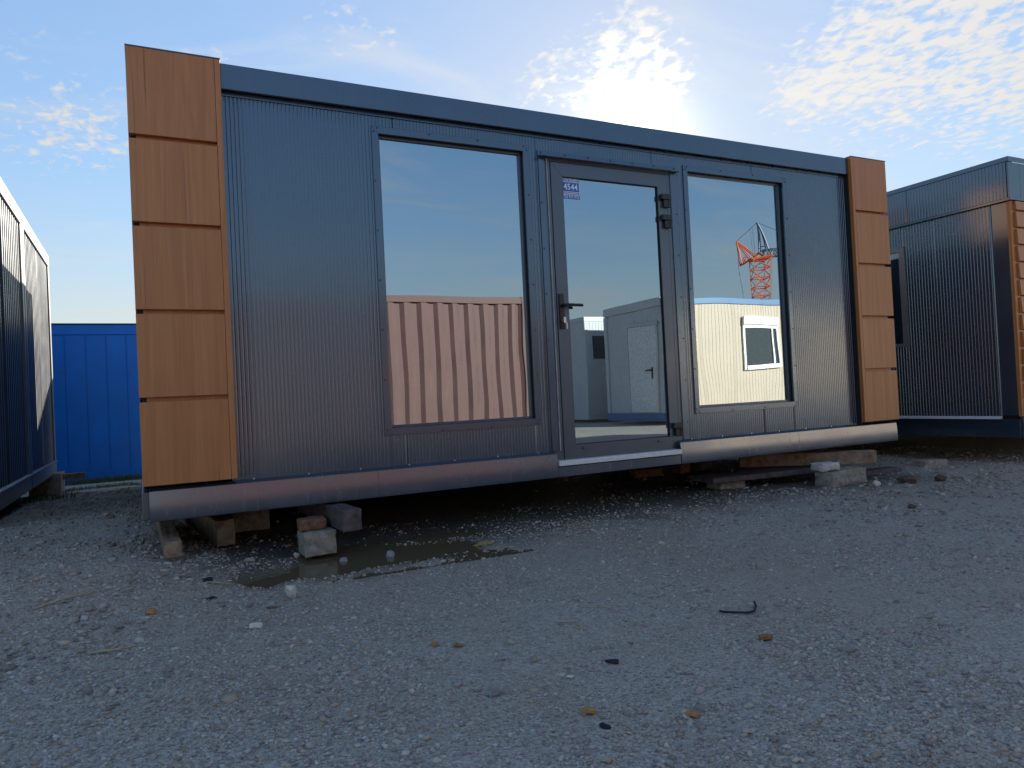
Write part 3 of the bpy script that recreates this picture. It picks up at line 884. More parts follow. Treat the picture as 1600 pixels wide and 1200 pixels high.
rough_block('brick', 'brick', 4.72, 1.42, .0, .13, .13, .20, R(5), 'upright reddish brick seen under the right end of the threshold', 'brick', 'bricks under the door', .006)
rough_block('rubble_stone', 'timberdark', 4.98, 1.45, .0, .24, .16, .15, R(20), 'dark angular stone behind the upright reddish brick', 'stone', 'bricks under the door', .016)
rough_block('brick', 'concrete', 6.42, -.02, .005, .26, .13, .080, R(-12), 'single pale brick lying in the gap before the right-hand building', 'brick', None, .006)
for (x, y), wh in (((.9, 3.2), 'left'), ((3.0, 3.2), 'middle'), ((5.2, 3.2), 'right')):
    rough_block('concrete_block', 'concrete', x, y, ground_h(x, y).item() - .01, .4, .3, .297 - ground_h(x, y).item() + .012, 0, 'dark concrete pier deep under the office, %s one of the row' % wh, 'block', 'hidden piers under the office', .006)

# ------------------------------------------------------------------ left pair of grey containers (end walls towards the alley)
def left_container(y0, y1, label):
    X, z0, z1 = -1.0, .16, 2.94
    c = thing('grey_container', label, 'container', (X - 3, (y0 + y1) / 2, z0), 'pair of grey containers along the alley')
    MB().box(X - 6, X - .03, y0 + .02, y1 - .02, z0 + .01, z1 - .02).build('container_body', 'shadowgap', c)
    pw_ = .11
    MB().box(X - .06, X, y0 + .004, y0 + pw_, z0 + .14, z1 - .14).build('corner_post', 'contrim', c, .006)
    MB().box(X - .06, X, y1 - pw_, y1 - .004, z0 + .14, z1 - .14).build('corner_post', 'contrim', c, .006)
    MB().box(X - .07, X + .004, y0 + .003, y1 - .003, z1 - .145, z1).build('top_rail', 'contrim', c, .008)
    MB().box(X - .07, X + .004, y0 + .003, y1 - .003, z0, z0 + .145).build('bottom_rail', 'contrim', c, .008)
    MB().prism([(X - .01, z0 + .148), (X + .02, z0 + .146), (X + .02, z0 + .150), (X - .01, z0 + .162)], 'y', y0 + .01, y1 - .01).build('drip_strip', 'contrim', c)
    n = 2; a = y0 + pw_ + .002; w = (y1 - y0 - 2 * pw_ - .004) / n
    for i in range(n):
        v_, f_ = ribs([(a + i * w + .002, a + (i + 1) * w - .002, z0 + .15, z1 - .148)], .105, .014, 'y', X - .030, 1, .40, .14)
        sheet('wall_panel', v_, f_, 'cont', c)
    for k in range(6):
        v_, f_ = ribs([(X - 5.9 + k * .975, X - 5.9 + k * .975 + .97, z0 + .15, z1 - .148)], .105, .014, 'x', y0 + .018, -1, .40, .14)
        sheet('long_wall_panel', v_, f_, 'cont', c)
    MB().box(X - 6, X - .071, y0 + .003, y0 + .07, z1 - .145, z1 - .001).build('long_top_rail', 'contrim', c, .008)
    MB().box(X - 6, X - .071, y0 + .003, y0 + .07, z0, z0 + .145).build('long_bottom_rail', 'contrim', c, .008)
    return c


left_container(1.98, 4.40, 'grey ribbed container at the left edge of the photo, nearer of the pair')
left_container(4.43, 6.74, 'grey ribbed container farther down the left alley, with a sunlit corner')
rough_block('concrete_block', 'concrete', -1.08, 6.45, ground_h(-1.08, 6.45).item() - .02, .34, .5, .30, .0, 'shaded block under the far corner of the left containers', 'block', None, .01)
rough_block('timber_beam', 'timber', -.98, 6.45, .085, .62, .10, .07, R(6), 'short beam end sticking out below the far left container', 'beam', None, .004)
for y, wh in ((2.6, 'nearer'), (4.4, 'farther')):
    rough_block('concrete_block', 'concrete', -1.5, y, ground_h(-1.5, y).item() - .02, .4, .4, .17 - ground_h(-1.5, y).item() + .02, 0, 'dark concrete block holding up the %s of the left containers' % wh, 'block', 'blocks under the left containers', .01)

# ------------------------------------------------------------------ blue container at the end of the alley
blue = thing('blue_container', 'bright blue storage container closing the alley behind', 'container', (-1, 9.1, -.20))
bx0, bx1, by, bz0, bz1 = -3.9, 2.1, 9.1, -.20, 2.32
MB().box(bx0 + .02, bx1 - .02, by + .03, by + 2.4, bz0 + .02, bz1 - .02).build('container_body', 'blue', blue)
MB().box(bx0, bx1, by - .012, by + .06, bz1 - .165, bz1).build('top_rail', 'blue', blue, .006)
MB().box(bx0, bx1, by - .030, by + .06, bz1 + .001, bz1 + .016).build('roof_edge', 'shadowgap', blue)
MB().box(bx0, bx1, by - .012, by + .06, bz0, bz0 + .17).build('bottom_rail', 'blue', blue, .006)
x = bx0; i = 0
while x < bx1 - .05:
    w = .285
    p_ = MB(); z0_, z1_ = bz0 + .172, bz1 - .167
    p_.prism([(x, by + .028), (x, by - .004), (x + .010, by - .004), (x + .016, by + .004), (x + w - .006, by + .004), (x + w - .002, by + .012), (x + w - .002, by + .028)], 'z', z0_, z1_)
    p_.build('wall_panel', 'blue', blue)
    x += w
# kerb strip in front of it
kerb = MB(); kerb.box(-1.9, .4, 7.65, 8.25, -.32, ground_h(-.5, 8.0).item() + .03)
tag(kerb.build('kerb', 'kerb', None, .02), 'pale concrete kerb strip before the blue container', 'kerb')

# ------------------------------------------------------------------ building on the right
rb = thing('modular_building', 'anthracite modular building cut off by the right edge, with slatted wood cladding', 'modular building', (9, 2, .26))
RX, RY, rz0, rz1 = 6.93, -.55, .262, 2.760
RW, RD = 6.0, 6.4
MB().box(RX + .05, RX + RW, RY + .05, RY + RD, rz0 + .03, rz1 - .03).build('body', 'shadowgap', rb)
# long side facing the gap
v_, f_ = ribs([(RY + .002, RY + .95, 2.395, 2.715)], .030, .003, 'y', RX - .012, -1); sheet('fascia_panel', v_, f_, 'panel', rb)
v_, f_ = ribs([(RY + .954, RY + RD, 2.395, 2.715)], .030, .003, 'y', RX - .012, -1); sheet('fascia_panel', v_, f_, 'panel', rb)
MB().box(RX - .010, RX + .05, RY + .004, RY + RD, 2.392, 2.716).build('fascia_core', 'shadowgap', rb)
MB().box(RX - .022, RX + .06, RY - .012, RY + RD, 2.716, rz1).build('roof_edge', 'anth', rb, .003)
MB().prism([(RX - .022, 2.372), (RX + .05, 2.372), (RX + .05, 2.392), (RX - .014, 2.394), (RX - .022, 2.390)], 'y', RY - .01, RY + RD).build('fascia_drip', 'anth', rb)
MB().box(RX + .012, RX + .05, RY + .03, RY + .165, .46, 2.37).build('corner_post', 'anth', rb, .003)
seams = [RY + .17, RY + .72, RY + 1.72, RY + 2.72, RY + 3.72, RY + 4.72, RY + RD]
WY0, WY1, WZ0, WZ1 = .50, 1.42, 1.16, 2.17
for a, b_ in zip(seams[:-1], seams[1:]):
    a += .0015; b_ -= .0015
    rc = []
    if b_ <= WY0 or a >= WY1: rc = [(a, b_, .455, 2.371)]
    else:
        if a < WY0: rc.append((a, WY0, .455, 2.371))
        if b_ > WY1: rc.append((WY1, b_, .455, 2.371))
        rc += [(max(a, WY0), min(b_, WY1), .455, WZ0), (max(a, WY0), min(b_, WY1), WZ1, 2.371)]
    v_, f_ = ribs(rc, .030, .004, 'y', RX + .016, -1); sheet('wall_panel', v_, f_, 'panel', rb)
w = MB(); w.box(RX - .002, RX + .015, WY0 - .03, WY0 + .03, WZ0, WZ1); w.box(RX - .002, RX + .015, WY1 - .03, WY1 + .03, WZ0, WZ1)
w.box(RX - .002, RX + .015, WY0 + .031, WY1 - .031, WZ1 - .05, WZ1); w.box(RX - .002, RX + .015, WY0 + .031, WY1 - .031, WZ0, WZ0 + .03)
rw = w.build('window', 'contrim', rb, .002)
sheet('window_pane', [(RX + .012, WY0 + .03, WZ0 + .03), (RX + .012, WY1 - .03, WZ0 + .03), (RX + .012, WY1 - .03, WZ1 - .05), (RX + .012, WY0 + .03, WZ1 - .05)], [(0, 1, 2, 3)], 'glass', rw)
MB().prism([(RX + .012, .455), (RX - .022, .440), (RX - .024, .430), (RX + .012, .430)], 'y', RY + .17, RY + RD).build('drip_strip', 'alu', rb)
MB().box(RX + .004, RX + .05, RY + .02, RY + RD, rz0, .428).build('skirt', 'anth', rb, .004)
# front facing the yard: wood slats, then ribbed wall
MB().box(RX + .003, RX + .050, RY - .002, RY + .028, .455, 2.368).build('cladding_edge', 'oak', rb, .002)
zz = .455; k = 0
while zz < 2.36:
    t_ = min(zz + .139, 2.366)
    MB().prism([(RY - .012, zz), (RY - .030, zz + .004), (RY - .022, t_), (RY - .002, t_ - .002), (RY - .002, zz)], 'x', RX + .052, RX + .62).build('cladding_slat', 'oak', rb, .002)
    zz += .1525
MB().box(RX + .051, RX + .62, RY - .001, RY + .04, .456, 2.366).build('cladding_backing', 'oak', rb)
v_, f_ = ribs([(RX + .62, RX + RW, .455, 2.371)], .02, .0017, 'x', RY + .02, -1); sheet('front_wall_panel', v_, f_, 'panel', rb)
MB().box(RX - .012, RX + .16, RY - .0125, RY + .04, 2.395, 2.715).build('front_fascia', 'anth', rb, .003)
MB().box(RX + .1615, RX + RW, RY - .0125, RY + .04, 2.395, 2.715).build('front_fascia', 'anth', rb, .003)
MB().box(RX - .02, RX + RW, RY - .02, RY + .04, 2.375, 2.393).build('front_drip', 'anth', rb)
MB().box(RX - .022, RX + RW, RY - .0225, RY - .013, 2.716, rz1).build('front_roof_edge', 'anth', rb, .002)
MB().box(RX + .006, RX + RW, RY - .012, RY + .018, rz0, .45).build('front_skirt', 'skirt', rb, .004)
for x, y, wh in ((RX + 1.8, RY + 2.8, 'front left'), (RX + .9, RY + 5.8, 'rear left'), (RX + 4, RY + 1.6, 'front middle')):
    gh = ground_h(x, y).item()
    rough_block('concrete_block', 'concrete', x, y, gh - .02, .35, .3, rz0 + .03 - gh + .02, 0, 'shaded concrete pier under the right-hand building, %s one' % wh, 'block', 'piers under the right-hand building', .008)

# ------------------------------------------------------------------ across the yard, behind the camera (seen as reflections in the glass)
red = thing('shipping_container', 'rust-red corrugated shipping container reflected in the left window', 'container', (3.1, -7.0, 0))
ex0, ex1, ey = .10, 6.18, -6.95
prof = []
x = ex0 + .16; pitch = .278
while x < ex1 - .16 - .05:
    prof += [(x, 0), (x + .07, 0), (x + .139, -.036), (x + .209, -.036)]
    x += pitch
prof = [p for p in prof if p[0] < ex1 - .16] + [(ex1 - .16, 0)]
vs = []; fs = []
for a, q in prof:
    for z in (.17, 2.44): vs.append((a, ey - .012 + q, z))
for i in range(len(prof) - 1): fs.append((2 * i, 2 * i + 1, 2 * i + 3, 2 * i + 2))
sheet('corrugated_wall', vs, fs, 'red', red)
MB().box(ex0 + .02, ex1 - .02, ey - 2.42, ey - .06, .15, 2.55).build('container_body', 'red', red)
MB().box(ex0, ex1, ey - .07, ey, 2.44, 2.555).build('top_rail', 'red', red, .008)
MB().box(ex0, ex1, ey - .07, ey, .02, .17).build('bottom_rail', 'red', red, .008)
for x in (ex0, ex1 - .16): MB().box(x, x + .16, ey - .16, ey + .001, .12, 2.5).build('corner_post', 'red', red, .008)
for x in (ex0 - .004, ex1 - .174):
    for z in (.0, 2.45): MB().box(x, x + .178, ey - .17, ey + .005, z, z + .118).build('corner_casting', 'red', red, .01)

cr = thing('site_office_container', 'cream container with blue frame and white window, reflected in the right window', 'container', (13.7, -10.2, 0))
cx0, cx1, cy, cz1 = 10.70, 22.90, -8.94, 2.96  # unseen right half added so its reflection brightens the office's right panels
MB().box(cx0 + .05, cx1 - .05, cy - 2.40, cy - .05, .12, cz1 - .03).build('container_body', 'lgrey', cr)
WXa, WXb, WZa, WZb = 13.12, 14.36, 1.22, 2.50
a = cx0 + .14
k = 0
while a < cx1 - .16:
    b_ = min(a + 1.0, cx1 - .14); rc = []
    if b_ <= WXa or a >= WXb: rc = [(a, b_ - .003, .28, cz1 - .16)]
    else:
        if a < WXa: rc.append((a, WXa, .28, cz1 - .16))
        if b_ > WXb: rc.append((WXb, b_ - .003, .28, cz1 - .16))
        rc += [(max(a, WXa), min(b_, WXb), .28, WZa), (max(a, WXa), min(b_, WXb), WZb, cz1 - .16)]
    v_, f_ = ribs(rc, .10, .005, 'x', cy - .03, 1, .78, .08); sheet('wall_panel', v_, [q[::-1] for q in f_], 'cream', cr)
    a += 1.0
MB().box(cx0, cx1, cy - .08, cy, cz1 - .155, cz1).build('top_rail', 'blueframe', cr, .01)
MB().box(cx0, cx1, cy - .08, cy, .10, .275).build('bottom_rail', 'blueframe', cr, .01)
for x in (cx0, cx1 - .135): MB().box(x, x + .135, cy - .135, cy - .001, .276, cz1 - .156).build('corner_post', 'blueframe', cr, .01)
w = MB(); w.box(WXa, WXb, cy - .03, cy + .05, 2.30, WZb)
w.box(WXa, WXa + .07, cy - .03, cy + .02, WZa, 2.30); w.box(WXb - .07, WXb, cy - .03, cy + .02, WZa, 2.30); w.box(WXa + .07, WXb - .07, cy - .03, cy + .02, 2.22, 2.30); w.box(WXa + .07, WXb - .07, cy - .03, cy + .04, WZa, WZa + .10)
w.box(WXa + .98, WXa + 1.04, cy - .03, cy + .015, WZa + .10, 2.22)
cw = w.build('window', 'white', cr, .006)
MB().box(WXa + .07, WXb - .07, cy - .045, cy - .015, WZa + .10, 2.22).build('window_pane', 'slate', cw)
# end wall with the door (in shade)
MB().box(cx0 - .0, cx0 + .08, cy - 2.45, cy - .136, cz1 - .20, cz1 - .002).build('end_top_rail', 'lgrey', cr, .01)
MB().box(cx0, cx0 + .08, cy - 2.45, cy - .136, .10, .275).build('end_bottom_rail', 'blueframe', cr, .01)
MB().box(cx0 + .001, cx0 + .13, cy - 2.45, cy - 2.32, .276, cz1 - .21).build('corner_post', 'lgrey', cr, .01)
v_, f_ = ribs([(cy - 2.32, cy - .137, .28, cz1 - .205)], .10, .005, 'y', cx0 + .045, -1, .78, .08); sheet('end_wall_panel', v_, f_, 'lgrey', cr)
cd = MB().box(cx0 + .012, cx0 + .03, cy - 1.42, cy - .40, .30, 2.36).build('door', 'white', cr, .006)
dfm = MB(); dfm.box(cx0 + .005, cx0 + .04, cy - 1.48, cy - 1.425, .29, 2.42); dfm.box(cx0 + .005, cx0 + .04, cy - .395, cy - .34, .29, 2.42); dfm.box(cx0 - .01, cx0 + .04, cy - 1.52, cy - .30, 2.365, 2.43); dfm.build('door_frame', 'lgrey', cd)
dh = MB(); dh.tube([(cx0 + .012, cy - .55, 1.30), (cx0 - .04, cy - .55, 1.30), (cx0 - .045, cy - .72, 1.30)], .02, 6); dh.box(cx0 + .004, cx0 + .012, cy - .58, cy - .52, 1.1, 1.36); dh.build('door_handle', 'black', cd)

c2 = thing('storage_container', 'dull grey container with white roof edge, reflected behind the handle of the glass door', 'container', (14.5, -13.5, 0))
x0, y0, zt = 10.72, -12.35, 2.90
MB().box(x0 + .03, x0 + 6, y0 - 6, y0 - .03, .1, zt - .03).build('container_body', 'lgrey', c2)
MB().box(x0, x0 + 6, y0 - .06, y0, zt - .12, zt).build('top_rail', 'white', c2, .01)
MB().box(x0, x0 + .06, y0 - 6, y0 - .061, zt - .12, zt - .002).build('top_rail', 'lgrey', c2, .01)
MB().box(x0, x0 + .12, y0 - .12, y0 - .001, .1, zt - .121).build('corner_post', 'lgrey', c2, .01)
v_, f_ = ribs([(x0 + .12, x0 + 6, .2, zt - .12)], .10, .005, 'x', y0 - .025, 1, .78, .08); sheet('wall_panel', v_, [q[::-1] for q in f_], 'lgrey', c2)
v_, f_ = ribs([(y0 - 6, y0 - .12, .2, zt - .12)], .10, .005, 'y', x0 + .025, -1, .78, .08); sheet('end_wall_panel', v_, f_, 'lgrey', c2)
MB().box(x0 + .25, x0 + .75, y0 - .03, y0 + .012, 1.75, 2.35).build('window', 'slate', c2, .01)

# tower crane far across the yard
KX, KY = 53.45, -47.0
ck = thing('tower_crane', 'orange lattice tower crane reflected in the upper right window', 'crane', (KX, KY, 0))
a_ = R(28)
def rotp(u, v): return (KX + u * math.cos(a_) - v * math.sin(a_), KY + u * math.sin(a_) + v * math.cos(a_))
hw = .76
legs = [(-hw, -hw), (hw, -hw), (hw, hw), (-hw, hw)]
mast = MB(); mast2 = MB()
for u, v in legs: mast.bar((*rotp(u, v), 0), (*rotp(u, v), 12.7), .085)
nz = 15
for i in range(nz):
    z0, z1 = i * 12.7 / nz, (i + 1) * 12.7 / nz
    for k in range(4):
        p, q = legs[k], legs[(k + 1) % 4]
        if i % 2: p, q = q, p
        mast2.bar((*rotp(*p), z0), (*rotp(*q), z1), .045); mast2.bar((*rotp(*legs[k]), z1), (*rotp(*legs[(k + 1) % 4]), z1), .045)
mast.build('mast', 'cranewhite', ck); mast2.build('mast_bracing', 'orange', ck)
# axes in the view plane of the reflection: e = to the right in the window
ex = Vector((.891, .451, 0))
P0 = Vector((KX, KY, 0))
def K(u, z, w_=0.0):
    q = P0 + ex * u + Vector((-.451, .891, 0)) * w_; return (q.x, q.y, z)
s = MB()
s.bar(K(-.95, 12.75, -.5), K(.95, 12.9, -.5), .12); s.bar(K(-.95, 12.75, .5), K(.95, 12.9, .5), .12); s.bar(K(-.9, 12.8, -.6), K(-.9, 12.8, .6), .12); s.bar(K(.9, 12.9, -.6), K(.9, 12.9, .6), .12)
s.bar(K(-.8, 12.7), K(0, 13.4), .10); s.bar(K(.8, 12.8), K(0, 13.4), .10)
s.build('slewing_ring', 'orange', ck)
s = MB()
for w_ in (-.3, .3):
    s.bar(K(-.4, 13.1, w_), K(-2.05, 14.6, w_ * .3), .06); s.bar(K(-.9, 12.8, w_), K(-2.05, 14.6, w_ * .3), .05); s.bar(K(-2.05, 14.6, w_ * .3), K(-1.72, 12.25, w_), .06)
    s.bar(K(-.9, 12.85, w_), K(-1.72, 12.25, w_), .07); s.bar(K(-1.3, 13.15, w_), K(-1.72, 12.25, w_), .05)
s.build('folded_jib', 'orange', ck)
s = MB()
for w_ in (-.25, .25):
    s.bar(K(.10, 13.5, w_), K(0.0, 16.3, 0), .07); s.bar(K(.75, 13.5, w_), K(0.05, 16.3, 0), .07)
s.bar(K(.1, 14.0, 0), K(.7, 14.0, 0), .05)
s.build('apex_frame', 'cranegrey', ck)
s = MB()
for w_ in (-.35, .35):
    s.bar(K(.2, 13.6, w_), K(6, 13.5, w_), .07); s.bar(K(.2, 12.95, w_), K(6, 12.85, w_), .07)
    for i in range(12):
        u = .3 + i * .47; s.bar(K(u, 12.95, w_), K(u + .23, 13.55, w_), .045); s.bar(K(u + .23, 13.55, w_), K(u + .47, 12.95, w_), .045)
s.box(*sorted((K(3.2, 0)[0], K(4.4, 0)[0])), *sorted((K(3.2, 0)[1], K(4.4, 0)[1])), 12.2, 12.9)
s.build('counter_jib', 'cranegrey', ck)
s = MB(); s.bar(K(0, 16.3), K(-2.05, 14.6), .03); s.bar(K(.05, 16.3), K(6, 13.7), .03); s.bar(K(-.7, 15.7), K(-.6, 13.0), .02); s.bar(K(-.5, 15.85), K(-.35, 13.0), .02); s.bar(K(-2.0, 14.5), K(-1.75, 1), .02)
s.build('cable', 'cranegrey', ck)


# ------------------------------------------------------------------ small things on the ground
def gz(x, y): return ground_h(x, y).item()


def stone(x, y, s, mat, label, flat=.7, group='single stones on the yard', stretch=(1, 1)):
    bm = bmesh.new(); bmesh.ops.create_icosphere(bm, subdivisions=3, radius=1.0)
    sd = Vector((random.random() * 60, random.random() * 60, 0))
    for v in bm.verts:
        n_ = mnoise.noise(v.co * 1.1 + sd) * .35 + mnoise.noise(v.co * 2.6 + sd) * .18
        c = v.co * (1 + n_)
        # facet: clamp against a few planes
        v.co = Vector((c.x * stretch[0], c.y * stretch[1], c.z * flat))
    for _ in range(7):
        nrm = Vector((random.gauss(0, 1), random.gauss(0, 1), random.gauss(0, .8))).normalized(); dd = random.uniform(.6, .8)
        for v in bm.verts:
            e_ = v.co.dot(nrm) - dd
            if e_ > 0: v.co -= nrm * e_
    zmin = min(v.co.z for v in bm.verts)
    for v in bm.verts: v.co = Vector((v.co.x * s, v.co.y * s, (v.co.z - zmin) * s))
    me_ = bpy.data.meshes.new('stone'); bm.to_mesh(me_); bm.free(); me_.materials.append(MT[mat])
    o = bpy.data.objects.new('stone', me_); COL.objects.link(o); o.location = (x, y, gz(x, y) - s * .12); o.rotation_euler = (0, 0, random.random() * 6)
    return tag(o, label, 'stone', group)


MT['pale_rock'] = plain('pale_rock', (.58, .55, .48, 1), .8, .3, 0, 60, .2, .3)
MT['grey_rock'] = plain('grey_rock', (.27, .27, .27, 1), .85, .3, 0, 70, .35, .4)
MT['brown_rock'] = plain('brown_rock', (.11, .075, .055, 1), .85, .3, 0, 60, .3, .4)
MT['straw'] = plain('straw', (.42, .34, .22, 1), .7, .3, 0, 60, .2)
MT['woodchip'] = plain('fresh_wood', (.42, .22, .09, 1), .7, .3, 0, 60, .25)
MT['leaf'] = plain('dry_leaf', (.28, .15, .06, 1), .7, .3, 0, 60, .3)
MT['paper'] = plain('crumpled_paper', (.72, .70, .60, 1), .7, .3, 0, 60, .1)
MT['rag'] = plain('yellowed_rag', (.33, .29, .13, 1), .8, .2, 0, 60, .3)
MT['char'] = plain('charred_wood', (.02, .021, .025, 1), .7, .3, 0, 60, .3)

stone(.569, -.925, .030, 'pale_rock', 'white pointed stone standing in front of the puddle', 1.25, stretch=(.8, .8))
stone(.600, -.80, .014, 'grey_rock', 'small grey stone just behind the white pointed stone')
stone(.884, -2.35, .023, 'grey_rock', 'grey speckled stone alone in the middle foreground')
stone(.376, -.98, .024, 'grey_rock', 'bluish grey stone left of the white pointed stone', .55)
stone(.469, -1.048, .026, 'grey_rock', 'angular grey stone below the white pointed stone', .6)
stone(.886, -.331, .030, 'brown_rock', 'flat muddy stone lying in the puddle', .5)
stone(.950, -.315, .024, 'grey_rock', 'square pale stone in the middle of the puddle', .9)
stone(1.195, -.360, .030, 'grey_rock', 'tall grey stone standing at the front edge of the puddle', .95)
stone(1.225, -.335, .018, 'grey_rock', 'small stone leaning behind the tall grey stone in the puddle', .9)
stone(.745, -.10, .020, 'pale_rock', 'light grey stone left of the squat concrete block', .7)
stone(5.40, -.50, .075, 'brown_rock', 'dark brown flat stone right of the long pale concrete block', .45)
stone(5.62, -.62, .045, 'brown_rock', 'smaller dark stone right of the dark brown flat stone', .6)
stone(5.05, -.48, .03, 'pale_rock', 'small white stone before the long pale concrete block', .9)
stone(-.219, 1.863, .026, 'brick', 'small reddish stone in the gravel of the alley', .6)
stone(.018, -.91, .022, 'woodchip', 'ochre stone in the gravel at the left', .6)
stone(-.12, .95, .03, 'grey_rock', 'light flat stone in the alley beside the office corner', .5)
stone(.261, -.50, .030, 'char', 'dark damp lump in front of the left corner', .25, stretch=(1.4, .8))
stone(.253, -.775, .030, 'char', 'dark flat scrap left of the white pointed stone', .18, stretch=(1.5, .6))
stone(1.30, -2.346, .020, 'char', 'dark flake on the ground right of the grey speckled stone', .3, stretch=(1.4, .8))
stone(1.025, -2.699, .015, 'char', 'small black flake beside the left wood chip', .35, stretch=(1.5, .7))
stone(3.9, -1.0, .030, 'grey_rock', 'flat grey stone on the gravel strip right of the door', .5)
stone(4.35, -1.25, .026, 'brown_rock', 'brownish stone at the right among the gravel', .55)


def litter(name, pts, w, th, mat, label, cat):
    """small bent strip lying on the ground"""
    vs = []; fs = []
    n = len(pts)
    for i, p in enumerate(pts):
        a = Vector(pts[max(i - 1, 0)]); b2 = Vector(pts[min(i + 1, n - 1)]); d_ = (b2 - a).normalized(); q = Vector((-d_.y, d_.x)) * w / 2
        zz_ = gz(p[0], p[1]) + .004 + .003 * math.sin(i * 1.7)
        for s_, dz in ((-1, 0), (1, 0), (1, th), (-1, th)): vs.append((p[0] + q.x * s_, p[1] + q.y * s_, zz_ + dz))
    for i in range(n - 1):
        for k in range(4): fs.append((4 * i + k, 4 * i + (k + 1) % 4, 4 * i + 4 + (k + 1) % 4, 4 * i + 4 + k))
    fs += [(3, 2, 1, 0), (4 * n - 4, 4 * n - 3, 4 * n - 2, 4 * n - 1)]
    b_ = MB(); b_.add(vs, fs); return tag(b_.build(name, mat), label, cat)


def wire(name, pts, r, mat, label, cat):
    b_ = MB(); b_.tube([(x, y, gz(x, y) + r + .004 + dz) for x, y, dz in pts], r, 6); return tag(b_.build(name, mat, smooth=True), label, cat)


litter('wood_chip', [(1.02, -2.60), (1.035, -2.612), (1.05, -2.622)], .022, .008, 'woodchip', 'left of two orange wood chips in the foreground', 'wood chip')
litter('wood_chip', [(1.240, -2.755), (1.253, -2.768), (1.262, -2.780)], .020, .007, 'woodchip', 'right of two orange wood chips in the foreground', 'wood chip')
litter('wood_chip', [(.872, -1.875), (.886, -1.888)], .016, .008, 'woodchip', 'tiny brown wood chip above the grey speckled stone', 'wood chip')
litter('dry_leaf', [(.93, -1.925), (.943, -1.932), (.958, -1.946)], .018, .003, 'leaf', 'tan leaf scrap beside the tiny brown wood chip', 'leaf')
litter('dry_leaf', [(1.815, -2.445), (1.832, -2.456), (1.85, -2.452)], .030, .010, 'leaf', 'curled brown leaf at the right of the foreground', 'leaf')
litter('wood_chip', [(1.118, -2.365), (1.127, -2.383)], .010, .003, 'paper', 'pale splinter between the grey speckled stone and the dark flake', 'wood chip')
litter('paper_scrap', [(.352, -1.300), (.371, -1.307), (.392, -1.316)], .022, .014, 'paper', 'crumpled white and yellow paper scrap left of centre', 'paper')
litter('cloth_rag', [(1.66, -.375), (1.69, -.40), (1.71, -.43), (1.745, -.435), (1.765, -.47)], .045, .018, 'rag', 'crumpled yellowish rag at the right end of the puddle', 'rag')
wire('black_cable', [(1.905, -2.158, .0), (1.921, -2.180, .0), (1.945, -2.214, 0), (1.975, -2.232, 0), (2.01, -2.228, .0), (2.04, -2.208, .003), (2.06, -2.180, .012)], .0042, 'char', 'curved piece of black cable on the ground at the right', 'cable')
wire('straw_stalk', [(1.34, -1.915, .002), (1.37, -1.925, 0), (1.395, -1.945, .004), (1.400, -1.985, .002), (1.375, -2.04, .0)], .0028, 'straw', 'bent pale straw stalk right of centre', 'straw')
wire('straw_stalk', [(1.575, -1.835, .0), (1.60, -1.87, .004), (1.62, -1.925, 0)], .0028, 'straw', 'straight pale straw stalk behind the bent one', 'straw')
wire('straw_stalk', [(1.57, -2.08, .0), (1.60, -2.125, .002)], .0026, 'straw', 'short pale straw stalk nearest the black cable', 'straw')
wire('thin_stick', [(-.179, -1.237, 0), (-.11, -1.25, .002), (-.037, -1.257, .0)], .0042, 'straw', 'thin pale stick on the ground at the left', 'stick')
wire('straw_stalk', [(.25, -.55, 0), (.36, -.60, .003)], .003, 'straw', 'pale straw stalk in front of the left corner beam', 'straw')
wire('straw_stalk', [(2.16, -.62, 0), (2.34, -.56, .004)], .004, 'straw', 'long straw stalk on the dark strip before the office', 'straw')
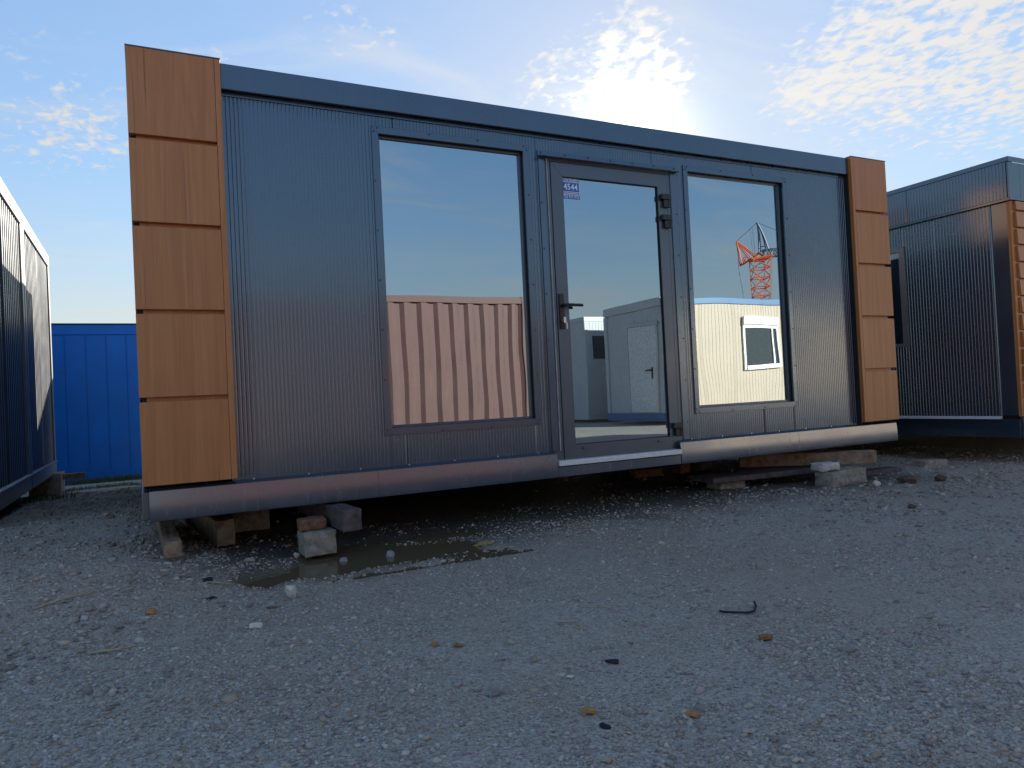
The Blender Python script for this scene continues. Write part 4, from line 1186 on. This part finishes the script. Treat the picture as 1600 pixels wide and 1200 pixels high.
wire('straw_stalk', [(-.42, -.70, 0), (-.30, -.62, .004), (-.21, -.60, 0)], .004, 'straw', 'bleached straw stalk in the gravel at the left edge', 'straw')


# grass by the kerb, along the office and under the left containers
def grass(name, spots, label):
    vs, fs = [], []
    for x, y, n, h_, sp_ in spots:
        for _ in range(n):
            bx_ = x + random.gauss(0, sp_); by_ = y + random.gauss(0, sp_ * .6); z_ = gz(bx_, by_) - .004
            a = random.random() * 6.28; hh = h_ * random.uniform(.4, 1.1); w_ = random.uniform(.002, .005); ln = random.uniform(.1, .7) * hh
            dx, dy = math.cos(a), math.sin(a); o = len(vs)
            vs += [(bx_ - dy * w_, by_ + dx * w_, z_), (bx_ + dy * w_, by_ - dx * w_, z_), (bx_ + dx * ln * .4 + dy * w_ * .8, by_ + dy * ln * .4 - dx * w_ * .8, z_ + hh * .6), (bx_ + dx * ln * .4 - dy * w_ * .8, by_ + dy * ln * .4 + dx * w_ * .8, z_ + hh * .6), (bx_ + dx * ln, by_ + dy * ln, z_ + hh)]
            fs += [(o, o + 1, o + 2, o + 3), (o + 3, o + 2, o + 4)]
    M = Mat(name, (.085, .11, .03), .7, .3); n_ = M.noise(M.coord(), 6, 3); M.set(color=M.ramp(n_, [(.3, (.05, .085, .02)), (.55, (.10, .12, .03)), (.75, (.19, .16, .06))]))
    o = sheet(name, vs, fs, M.m); return tag(o, label, 'grass', kind='stuff')


spots = []
for i in range(46): spots.append((-1.1 + i * .026, 8.75 + random.uniform(-.15, .2), 22, .11, .06))
for i in range(34): spots.append((-1.0 + i * .03, 7.45 + random.gauss(0, .14), 16, .06, .07))
for i in range(20): spots.append((-.95 + random.gauss(0, .12), 5.9 + random.uniform(-.9, .8), 16, .07, .08))
for i in range(12): spots.append((.02 + random.gauss(0, .05), random.uniform(.2, 3.5), 10, .04, .05))
for i in range(14): spots.append((6.4 + random.gauss(0, .2), random.uniform(1.6, 5), 14, .05, .1))
for i in range(10): spots.append((-.3 + random.gauss(0, .25), random.uniform(2, 5), 8, .04, .07))
grass('grass', spots, 'thin grass growing along the kerb and in the alley')
